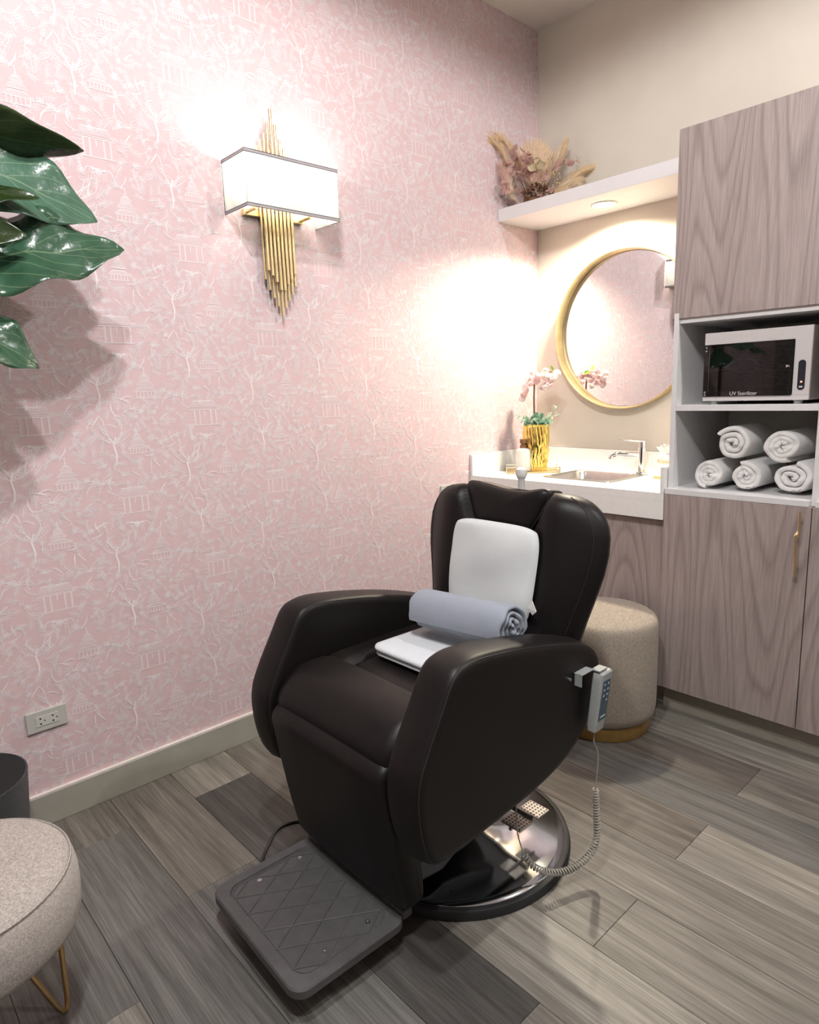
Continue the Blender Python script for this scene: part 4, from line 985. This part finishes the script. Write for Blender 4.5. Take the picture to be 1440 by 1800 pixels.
so_ = thing('soap_bottle', 'cream soap bottle with a brown wooden cap standing on the gold tray', 'bottle', (bt.x, bt.y, 0.856))
MB().lathe([(0.0, 0.8561), (0.034, 0.8561), (0.037, 0.859), (0.037, 0.952), (0.034, 0.960), (0.018, 0.966), (0.0, 0.966)], (bt.x, bt.y, 0), 32).build('body', 'bottle_ceramic', so_)
MB().lathe([(0.0, 0.9662), (0.017, 0.9662), (0.017, 0.980), (0.0115, 0.982), (0.0115, 0.987), (0.017, 0.989), (0.017, 1.007), (0.0, 1.007)], (bt.x, bt.y, 0), 24).build('cap', 'wood_cap', so_)
vt = T0+td*(0.020)+tn*(0.008)
vs_ = thing('gold_vase', 'shiny gold vase with twisted ribs holding pink blossoms', 'vase', (vt.x, vt.y, 0.856))
L = []
for (r, z) in ((0.046, 0.8562), (0.050, 0.865), (0.055, 0.90), (0.0590, 0.95), (0.0610, 1.0), (0.0605, 1.04), (0.0580, 1.075), (0.0545, 1.076), (0.0530, 1.06)):
    L.append([(vt.x+(r+0.0028*cos(24*(2*pi*k/192)+24*1.0*(z-0.856)/0.22*0.5))*cos(2*pi*k/192), vt.y+(r+0.0028*cos(24*(2*pi*k/192)+24*1.0*(z-0.856)/0.22*0.5))*sin(2*pi*k/192), z) for k in range(192)])
LL = []
for i in range(len(L)-1):
    for q in range(3): LL.append([tuple(a+(b2-a)*q/3 for a, b2 in zip(p, p2)) for p, p2 in zip(L[i], L[i+1])])
LL.append(L[-1]); MB().loft(LL, True, True, False).build('body', 'vase_gold', vs_, smooth=80)
bp_ = thing('blossom_arrangement', 'pink blossom sprays and pale green foliage rising from the gold vase', 'flowers', (vt.x, vt.y, 0.95))
R = random.Random(4)
MB().tube(cr([(vt.x, vt.y, 0.95), (vt.x-0.008, vt.y, 1.08), (vt.x-0.012, vt.y, 1.18), (vt.x-0.010, vt.y, 1.27)], 5), 0.0042, 8).build('stem', 'stem_brown', bp_)
def disc_leaf(m, c, nrm, L_, W, R):
    c = Vector(c); n = Vector(nrm).normalized(); a = n.orthogonal().normalized(); q = Matrix.Rotation(R.uniform(0, 6.28), 3, n); a = q @ a; b2 = n.cross(a)
    P = [c, c+a*L_*0.35+b2*W+n*0.15*L_, c+a*L_*0.75+b2*W*0.8+n*0.15*L_, c+a*L_, c+a*L_*0.75-b2*W*0.8+n*0.15*L_, c+a*L_*0.35-b2*W+n*0.15*L_, c+a*L_*0.5-n*0.02*L_]
    m.add(P, [(0,1,6), (1,2,6), (2,3,6), (3,4,6), (4,5,6), (5,0,6)])
for i in range(40):
    m = MB(); a = R.uniform(0, 6.28); r = 0.062*sqrt(R.random()); h = R.uniform(1.072, 1.125-0.35*r); c = Vector((vt.x+r*cos(a), vt.y+r*sin(a), h))
    for k in range(4): disc_leaf(m, c, (R.uniform(-1,1), R.uniform(-1,1), R.uniform(0.1,1)), R.uniform(0.018, 0.028), R.uniform(0.006, 0.011), R)
    m.build('foliage_sprig', 'sage_leaf' if i % 3 else 'sage_pale', bp_, smooth=80)
for (dx, dy, dz) in ((-0.062, -0.055, 1.118), (0.075, 0.06, 1.150), (0.085, 0.05, 1.118)):
    m = MB(); e = Vector((vt.x+dx, vt.y+dy, dz)); s0 = Vector((vt.x+dx*0.3, vt.y+dy*0.3, 1.075)); m.tube([s0, (s0+e)/2+Vector((0,0,0.008)), e], 0.001, 5)
    for k in range(7):
        p = s0.lerp(e, 0.3+0.7*k/6)+Vector((0,0,0.004)); disc_leaf(m, p, (R.uniform(-1,1), R.uniform(-1,1), R.uniform(-1,1)), 0.022, 0.0035, R)
    m.build('foliage_sprig', 'sage_pale', bp_, smooth=80)
def blossom(c, s, mat):
    m = MB(); c = Vector(c)
    for k in range(8):
        n = Vector((R.gauss(0,1), R.gauss(0,1), R.gauss(0,1))).normalized(); a = n.orthogonal().normalized(); b2 = n.cross(a); p = c+n*s*0.35
        rim = [p+n*s*0.30+(a*cos(t_)+b2*sin(t_))*s*(0.55+0.1*sin(5*t_)) for t_ in [2*pi*q/7 for q in range(7)]]
        m.add([p]+rim, [(0, q+1, (q+1) % 7+1) for q in range(7)])
    m.build('blossom', mat, bp_, smooth=80)
vdir = Vector((1.40, -0.10, 0))   # the sprays spread along the back wall
top = Vector((vt.x, vt.y, 1.27))
for (u_, h) in ((-0.060, -0.015), (-0.045, 0.012), (-0.030, -0.008), (-0.012, 0.008), (0.0, 0.028), (0.012, 0.045), (0.005, 0.010), (0.028, 0.030), (0.040, 0.012), (0.030, -0.008), (0.050, 0.035), (0.062, 0.018), (0.066, 0.036), (0.052, -0.008), (0.020, -0.022), (-0.066, -0.055), (-0.058, -0.035), (-0.074, -0.072), (0.036, 0.050), (0.046, -0.024), (-0.030, 0.024)):
    blossom(top+vdir*u_+Vector((R.uniform(-0.02, 0.02), R.uniform(-0.02, 0.02), h)), R.uniform(0.019, 0.026), 'pink_petal' if R.random() < 0.6 else 'pale_petal')
# the spray on the side towards the wall, seen in the mirror
br = cr([top, top+Vector((-0.03, 0.035, 0.030)), top+Vector((0.02, 0.045, 0.050)), top+Vector((0.075, 0.045, 0.040))], 6)
MB().tube(br, 0.0015, 6).build('twig', 'stem_brown', bp_)
for p in br[8:]: 
    if R.random() < 0.8: blossom(Vector(p)+Vector((R.uniform(-0.012, 0.012), R.uniform(-0.012, 0.012), -0.016)), 0.019, 'pink_petal')
m = MB(); disc_leaf(m, top+Vector((0.050, 0.055, 0.048)), (0.3, 1.0, 0.4), 0.036, 0.010, R); disc_leaf(m, top+Vector((0.055, 0.055, 0.048)), (0.2, 1, 0.7), 0.034, 0.009, R); m.build('green_leaf', 'lime_leaf', bp_, smooth=80)

# tissue box
tb = thing('tissue_box', 'white tissue box with gold lettering half hidden by the tall cabinet', 'tissue box', (0.800, -0.135, 0.85))
tx0, tx1, ty0, ty1, tz = 0.742, 0.930, -0.190, -0.075, 0.949
MB().box(tx0, tx1, ty0, ty1, 0.8505, tz).build('carton', 'card_white', tb, smooth=0, bevel=0.001)
MB().box(tx0-0.0004, tx1+0.0004, ty0-0.0004, ty1+0.0004, 0.853, 0.862).build('gold_band', 'ink_gold', tb, smooth=0)
def text(s_, size, mat, parent, loc, rot, name='lettering', ex=0.0002):
    c = bpy.data.curves.new(name, 'FONT'); c.body = s_; c.size = size; c.extrude = ex; c.materials.append(M(mat)); o = bpy.data.objects.new(name, c); COL.objects.link(o); o.parent = parent
    o.location = sub(loc, ORG[parent.name]); o.rotation_euler = rot
    bpy.context.view_layer.update(); me = bpy.data.meshes.new_from_object(o.evaluated_get(bpy.context.evaluated_depsgraph_get())); me.name = name
    k = bpy.data.objects.new(name, me); k.parent = parent; k.location = o.location; k.rotation_euler = rot; bpy.data.objects.remove(o, do_unlink=True); COL.objects.link(k); k.name = name
    if not me.materials: me.materials.append(M(mat))
    return k
text('Kleenex', 0.026, 'ink_gold', tb, (tx0+0.015, ty0-0.0006, 0.918), (pi/2, 0, 0))
m = MB()
for k in range(5):
    a = k*0.5-1.0; c = Vector(((tx0+tx1)/2-0.045, (ty0+ty1)/2, tz)); m.grid(lambda u, v, a=a, k=k: c+Vector(((u-0.5)*0.09*(1-0.3*v)+0.02*a*v-0.012*v, 0.012*sin(6*u+k)*v+0.008*(k-2)*v, v*(0.045-0.012*abs(a)))), 9, 6)
m.build('tissue', 'towel_white', tb, smooth=80)

# ================================================================== NICHE CONTENTS
ux0, ux1, uy0, uy1, uz0, uz1 = 1.053, 1.387, -0.462, -0.190, 1.180, 1.410
uv = thing('sterilizer_cabinet', 'white tabletop sterilizer cabinet with a dark glass door', 'sterilizer', ((ux0+ux1)/2, (uy0+uy1)/2, 1.168))
wx0, wx1, wz0, wz1 = ux0+0.006, 1.338, 1.197, 1.370
b = MB(); b.box(ux0, ux1, uy0+0.001, uy1, wz1, uz1); b.box(ux0, ux1, uy0+0.001, uy1, uz0, wz0); b.box(ux0, wx0, uy0+0.03, uy1, wz0, wz1); b.build('housing', 'uv_white', uv, smooth=0, bevel=0.0015)
MB().box(wx1, ux1, uy0, uy1, wz0-0.0005, wz1+0.0005).build('control_column', 'uv_white', uv, smooth=0, bevel=0.001)
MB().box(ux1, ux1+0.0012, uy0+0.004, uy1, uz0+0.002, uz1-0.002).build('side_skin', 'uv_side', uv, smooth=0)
b = MB(); b.box(wx0, wx1, uy1-0.003, uy1-0.001, wz0, wz1); b.box(wx0, wx0+0.001, uy0+0.03, uy1, wz0, wz1); b.box(wx1-0.001, wx1-0.0001, uy0+0.01, uy1, wz0, wz1); b.box(wx0, wx1, uy0+0.01, uy1, wz0, wz0+0.001); b.box(wx0, wx1, uy0+0.01, uy1, wz1-0.001, wz1-0.0001); b.build('cavity', 'uv_inside', uv, smooth=0)
for k in range(20): MB().box(wx0+0.016, wx1-0.016, uy1-0.006, uy1-0.004, wz0+0.016+k*0.0072, wz0+0.019+k*0.0072).build('pale_stripe', 'uv_blind_reflection', uv, smooth=0)  # pale bars imitate window blinds reflected in the door glass
MB().tube([(wx0+0.01, uy0+0.05, 1.285), (wx1-0.01, uy0+0.05, 1.292)], 0.0015, 6).build('rack_wire', 'steel', uv)
for k in range(7): MB().tube([(wx0+0.02+k*0.04, uy0+0.05, 1.286), (wx0+0.02+k*0.04, uy1-0.01, 1.286)], 0.0011, 5).build('rack_wire', 'steel', uv)
MB().tube(cr([(wx0+0.03, uy0+0.09, 1.290), (wx0+0.06, uy0+0.10, 1.316), (wx0+0.12, uy0+0.10, 1.318), (wx0+0.14, uy0+0.09, 1.292)], 5), 0.006, 8).build('tool_handle', 'uv_blue', uv)
gd = MB().box(wx0-0.004, wx1-0.002, uy0-0.004, uy0, wz0-0.002, wz1-0.002).build('glass_door', 'smoked_glass', uv, smooth=0)
b = MB(); b.box(wx0-0.004, wx0+0.010, uy0+0.0005, uy0+0.002, wz0-0.002, wz1-0.002); b.box(wx1-0.016, wx1-0.002, uy0+0.0005, uy0+0.002, wz0-0.002, wz1-0.002); b.box(wx0+0.010, wx1-0.016, uy0+0.0005, uy0+0.002, wz0-0.002, wz0+0.014); b.box(wx0+0.010, wx1-0.016, uy0+0.0005, uy0+0.002, wz1-0.016, wz1-0.002); b.build('door_border', 'slot_black', uv, smooth=0)
for zz in (wz0+0.004, wz0+0.013, wz1-0.020, wz1-0.009): MB().lathe([(0.0, -0.0052), (0.0032, -0.0050), (0.0034, -0.004)], (wx0+0.003, uy0, zz), 12, 'y').build('hinge_stud', 'frame_grey', gd)
MB().lathe([(0.0, -0.020), (0.0045, -0.019), (0.0050, -0.014), (0.0022, -0.011), (0.0020, -0.004)], (wx1-0.012, uy0, 1.287), 14, 'y').build('door_knob', 'chrome', gd)
text('UV Sterilizer', 0.0170, 'ink_white', uv, (1.146, uy0-0.0044, 1.1990), (pi/2, 0, 0))
cp = [(1.3625+p[0], uy0-0.001, 1.258+p[1]) for p in rrect(0.0215, 0.094, 0.0107, 8)]
cpo = MB().loft([[(p[0], uy0-0.0002, p[2]) for p in cp], cp]).build('control_panel', 'panel_navy', uv, smooth=0)
MB().lathe([(0.0, -0.0016), (0.0026, -0.0016), (0.0026, -0.0010)], (1.3632, uy0, 1.237), 12, 'y').build('indicator_light', 'led_red', cpo)
MB().loft([[(1.3625+p[0], yy, 1.2215+p[1]) for p in rrect(0.011, 0.0046, 0.002, 4)] for yy in (uy0-0.0010, uy0-0.002)]).build('button', 'plastic_white', cpo, smooth=0)
for (sx, sy) in ((ux0+0.035, uy0+0.02), (ux1-0.035, uy0+0.02), (ux0+0.035, uy1-0.03), (ux1-0.035, uy1-0.03)): MB().lathe([(0.0, 1.1682), (0.012, 1.1682), (0.014, 1.1799), (0.0, 1.1799)], (sx, sy, 0), 16).build('foot', 'remote_grey', uv)
# rolled towels
G = 'rolled white towels in the niche'
zb = 0.869
TW = [('upper left rolled white towel resting on two others', 1.158, 1.0330, 0.064, (1, 1.0), 1, 2.6), ('upper right rolled white towel resting on two others', 1.312, 1.0300, 0.060, (1.08, 0.95), 2, 3.0),
      ('smallest rolled white towel at the left end of the bottom row', 1.088, zb+0.0545, 0.0545, (1, 1.0), 3, 2.9), ('rolled white towel in the middle of the bottom row', 1.205, zb+0.0535, 0.0555, (1.02, 0.96), 4, 2.5), ('large rolled white towel at the right end of the bottom row', 1.345, zb+0.058, 0.062, (1.12, 0.93), 5, 2.4)]
for (lb, x, z, R_, sq, sd_, tn_) in TW:
    o = spiral_roll('rolled_towel', 'towel_white', lb, 'towel', (x, -0.462+0.012*(sd_ % 3), z), (x+0.05*(0.5 if sd_ in (2, 5) else 0.1), -0.215, z), R_, tn_, 0.0175, sq, sd_*7+1, G, start=-1.2)
    if sd_ in (4, 5):
        q = cr([(x+0.012, -0.465, zb+0.016), (x+0.020, -0.4655, zb+0.020), (x+0.030, -0.465, zb+0.018), (x+0.040, -0.464, zb+0.026)], 4); k = MB().tube(q, 0.0010, 5); g = tuple(o.location); k.build('embroidered_mark', 'ink_dark', o, org=g)

# ================================================================== DRIED FLOWERS ON THE SHELF
bq = thing('dried_bouquet', 'dried flower bouquet with pampas plumes and roses on the floating shelf', 'dried flowers', (0.14, -0.19, 2.057))
O = Vector((0.125, -0.200, 2.062)); R = random.Random(9)
Xv = Vector((0.672, 0.740, 0)); Zv = Vector((0, 0, 1)); Fv = Vector((0.740, -0.672, 0))
def plume(pts, W, mat, n=260):
    c = cr(pts, 8); m = MB(); m.tube(c[:], 0.0012, 5); N_ = len(c)
    for i in range(n):
        t_ = 0.35+0.65*R.random(); k = min(N_-2, int(t_*(N_-1))); p = c[k].lerp(c[k+1], R.random()); ax = (c[k+1]-c[k]).normalized(); e = sin(pi*min(1, (t_-0.35)/0.65*0.85+0.15))
        dr_ = Vector((R.gauss(0,1), R.gauss(0,1), R.gauss(0,1))); dr_ = (dr_-ax*dr_.dot(ax)).normalized(); q = p+(ax*1.3+dr_*0.8)*W*e*R.uniform(0.5, 1.1); s_ = ax.cross(dr_)*0.0019
        m.add([p-s_, p+s_, q], [(0,1,2)])
    m.build('pampas_plume', mat, bq, smooth=0)
def PT(u, h, fwd=0.0): return O+Xv*u+Zv*h+Fv*fwd
plume([PT(-0.02, 0), PT(-0.085, 0.12), PT(-0.145, 0.245), PT(-0.190, 0.268), PT(-0.222, 0.235)], 0.052, 'pampas', 700)
plume([PT(-0.01, 0), PT(-0.06, 0.14), PT(-0.11, 0.255), PT(-0.155, 0.285), PT(-0.20, 0.272)], 0.050, 'pampas', 700)
plume([PT(-0.05, 0), PT(-0.085, 0.05), PT(-0.125, 0.12), PT(-0.155, 0.20)], 0.045, 'dried_rose', 500)
plume([PT(-0.06, 0), PT(-0.09, 0.04), PT(-0.11, 0.09), PT(-0.125, 0.15)], 0.045, 'dried_rose', 500)
plume([PT(0.02, 0.02), PT(0.07, 0.11), PT(0.12, 0.20), PT(0.155, 0.285)], 0.042, 'pampas', 700)
plume([PT(0.02, 0.02), PT(0.06, 0.10), PT(0.10, 0.18), PT(0.125, 0.245)], 0.042, 'pampas_pale', 500)
plume([PT(0.02, 0.02), PT(0.11, 0.075), PT(0.21, 0.135), PT(0.315, 0.165)], 0.042, 'pampas', 700)
plume([PT(0.02, 0.02), PT(0.09, 0.06), PT(0.16, 0.09), PT(0.23, 0.11)], 0.045, 'pampas', 600)
plume([PT(0.02, 0.0), PT(0.08, 0.02), PT(0.14, 0.045), PT(0.205, 0.04)], 0.055, 'pampas_pale', 700)
plume([PT(0.02, 0.02), PT(0.09, 0.055), PT(0.15, 0.085), PT(0.215, 0.085)], 0.050, 'pampas_pale', 600)
plume([PT(0.02, 0.01), PT(0.06, 0.03), PT(0.10, 0.05), PT(0.15, 0.06)], 0.050, 'pampas', 600)
plume([PT(0.0, 0.02), PT(0.05, 0.10), PT(0.09, 0.15), PT(0.115, 0.19)], 0.042, 'pampas', 500)
plume([PT(-0.06, 0), PT(-0.08, 0.03), PT(-0.10, 0.07), PT(-0.11, 0.11)], 0.040, 'pampas_pale', 500)
plume([PT(-0.05, 0), PT(-0.07, 0.02), PT(-0.09, 0.04), PT(-0.10, 0.07)], 0.040, 'pampas_pale', 400)
# palm fan
m = MB(); bse = PT(0.015, 0.06, -0.03)
for k in range(17):
    a = radians(58+64*k/16); a2 = radians(58+64*(k+1)/16); L_ = 0.238*(0.72+0.28*sin(pi*(k+0.5)/17)); L2 = 0.238*(0.72+0.28*sin(pi*(k+1.5)/17))
    dv1 = Xv*cos(a)+Zv*sin(a); dv2 = Xv*cos((a+a2)/2)+Zv*sin((a+a2)/2)+Fv*0.03; dv3 = Xv*cos(a2)+Zv*sin(a2)
    m.add([bse, bse+dv1*L_*0.9, bse+dv2*L_*1.02, bse+dv3*L2*0.9], [(0,1,2), (0,2,3)])
fo = m.build('palm_fan', 'tan_fan', bq, smooth=0); sm = fo.modifiers.new('thick', 'SOLIDIFY'); sm.thickness = 0.0008
def rose(c, r, mat):
    m = MB(); c = Vector(c); ax = (Fv*0.8+Zv*0.45+Xv*R.uniform(-0.3, 0.3)).normalized(); a = ax.orthogonal().normalized(); b2 = ax.cross(a)
    for ring, (rr_, nn, h0, h1) in enumerate(((1.0, 5, -0.6, 0.35), (0.78, 5, -0.5, 0.6), (0.55, 4, -0.4, 0.75), (0.30, 3, -0.3, 0.8))):
        for k in range(nn):
            t0 = 2*pi*(k+0.37*ring)/nn; 
            def fn_(u, v): 
                th = t0+(u-0.5)*2*pi/nn*1.35; rad = r*rr_*(0.55+0.45*sin(pi*0.5*min(1, v*1.25)))*(1-0.12*v*v); return c+a*rad*cos(th)+b2*rad*sin(th)+ax*r*(h0+(h1-h0)*v*(1-0.25*(2*u-1)**2))
            m.grid(fn_, 6, 5)
    m.lathe([(0.0, -0.7*r), (0.4*r, -0.55*r), (0.55*r, -0.2*r), (0.3*r, 0.0), (0.0, 0.05*r)], c, 10)
    m.build('dried_rose', mat, bq, smooth=70)
rose(PT(-0.010, 0.094, 0.085), 0.0225, 'dried_rose'); rose(PT(0.034, 0.096, 0.085), 0.0225, 'dried_rose'); rose(PT(-0.020, 0.140, 0.075), 0.0215, 'dried_cream'); rose(PT(0.020, 0.150, 0.065), 0.022, 'dried_cream'); rose(PT(0.010, 0.172, 0.05), 0.019, 'dried_cream')
# mauve eucalyptus sprays
for (pts, n_) in (([(-0.02, 0.08), (-0.05, 0.14), (-0.075, 0.20), (-0.10, 0.235)], 16), ([(-0.02, 0.08), (-0.07, 0.13), (-0.115, 0.165), (-0.14, 0.17)], 12), ([(0.0, 0.09), (-0.02, 0.16), (-0.03, 0.20), (-0.045, 0.22)], 14), ([(0.05, 0.10), (0.10, 0.16), (0.16, 0.165), (0.205, 0.19)], 11), ([(-0.06, 0.04), (-0.10, 0.06), (-0.14, 0.075), (-0.15, 0.095)], 8)):
    m = MB(); c = cr([PT(*p, 0.03) for p in pts], 6); m.tube(c, 0.0012, 5)
    for k in range(n_):
        p = c[int((0.2+0.8*k/n_)*(len(c)-1))]; n = Vector((R.gauss(0,1), R.gauss(0,1), R.gauss(0,1))).normalized(); a = n.orthogonal(); b2 = n.cross(a); r0 = R.uniform(0.009, 0.014); p = Vector(p)+a*r0
        m.add([p+r0*(a*cos(t_)+b2*sin(t_)) for t_ in [2*pi*q/9 for q in range(9)]], [tuple(range(9))])
    m.build('eucalyptus_spray', 'dried_mauve', bq, smooth=0)
# dense dark filler at the foot and tiny gold berries
for i in range(34):
    m = MB(); p = PT(R.uniform(-0.055, 0.075), R.uniform(0.0, 0.085), R.uniform(-0.03, 0.055))
    for k in range(9): disc_leaf(m, p+Vector((R.uniform(-.01,.01), R.uniform(-.01,.01), R.uniform(-.008,.008))), (R.gauss(0,1), R.gauss(0,1), R.gauss(0,1)+0.5), R.uniform(0.010, 0.017), 0.005, R)
    m.build('filler_sprig', 'dried_brown' if i % 4 else 'dried_mauve', bq, smooth=0)
for i in range(16):
    p = PT(*((R.uniform(0.035, 0.06), R.uniform(0.165, 0.19)) if i < 6 else (R.uniform(0.07, 0.11), R.uniform(0.08, 0.13))), 0.045); MB().lathe([(0.0, -0.004), (0.003, -0.0026), (0.004, 0), (0.003, 0.0026), (0.0, 0.004)], p, 8).build('berry', 'gold', bq)
MB().lathe([(0.0, 2.0575), (0.040, 2.0575), (0.046, 2.085), (0.040, 2.09), (0.0, 2.09)], (O.x, O.y, 0), 20).build('foam_base', 'dried_brown', bq)
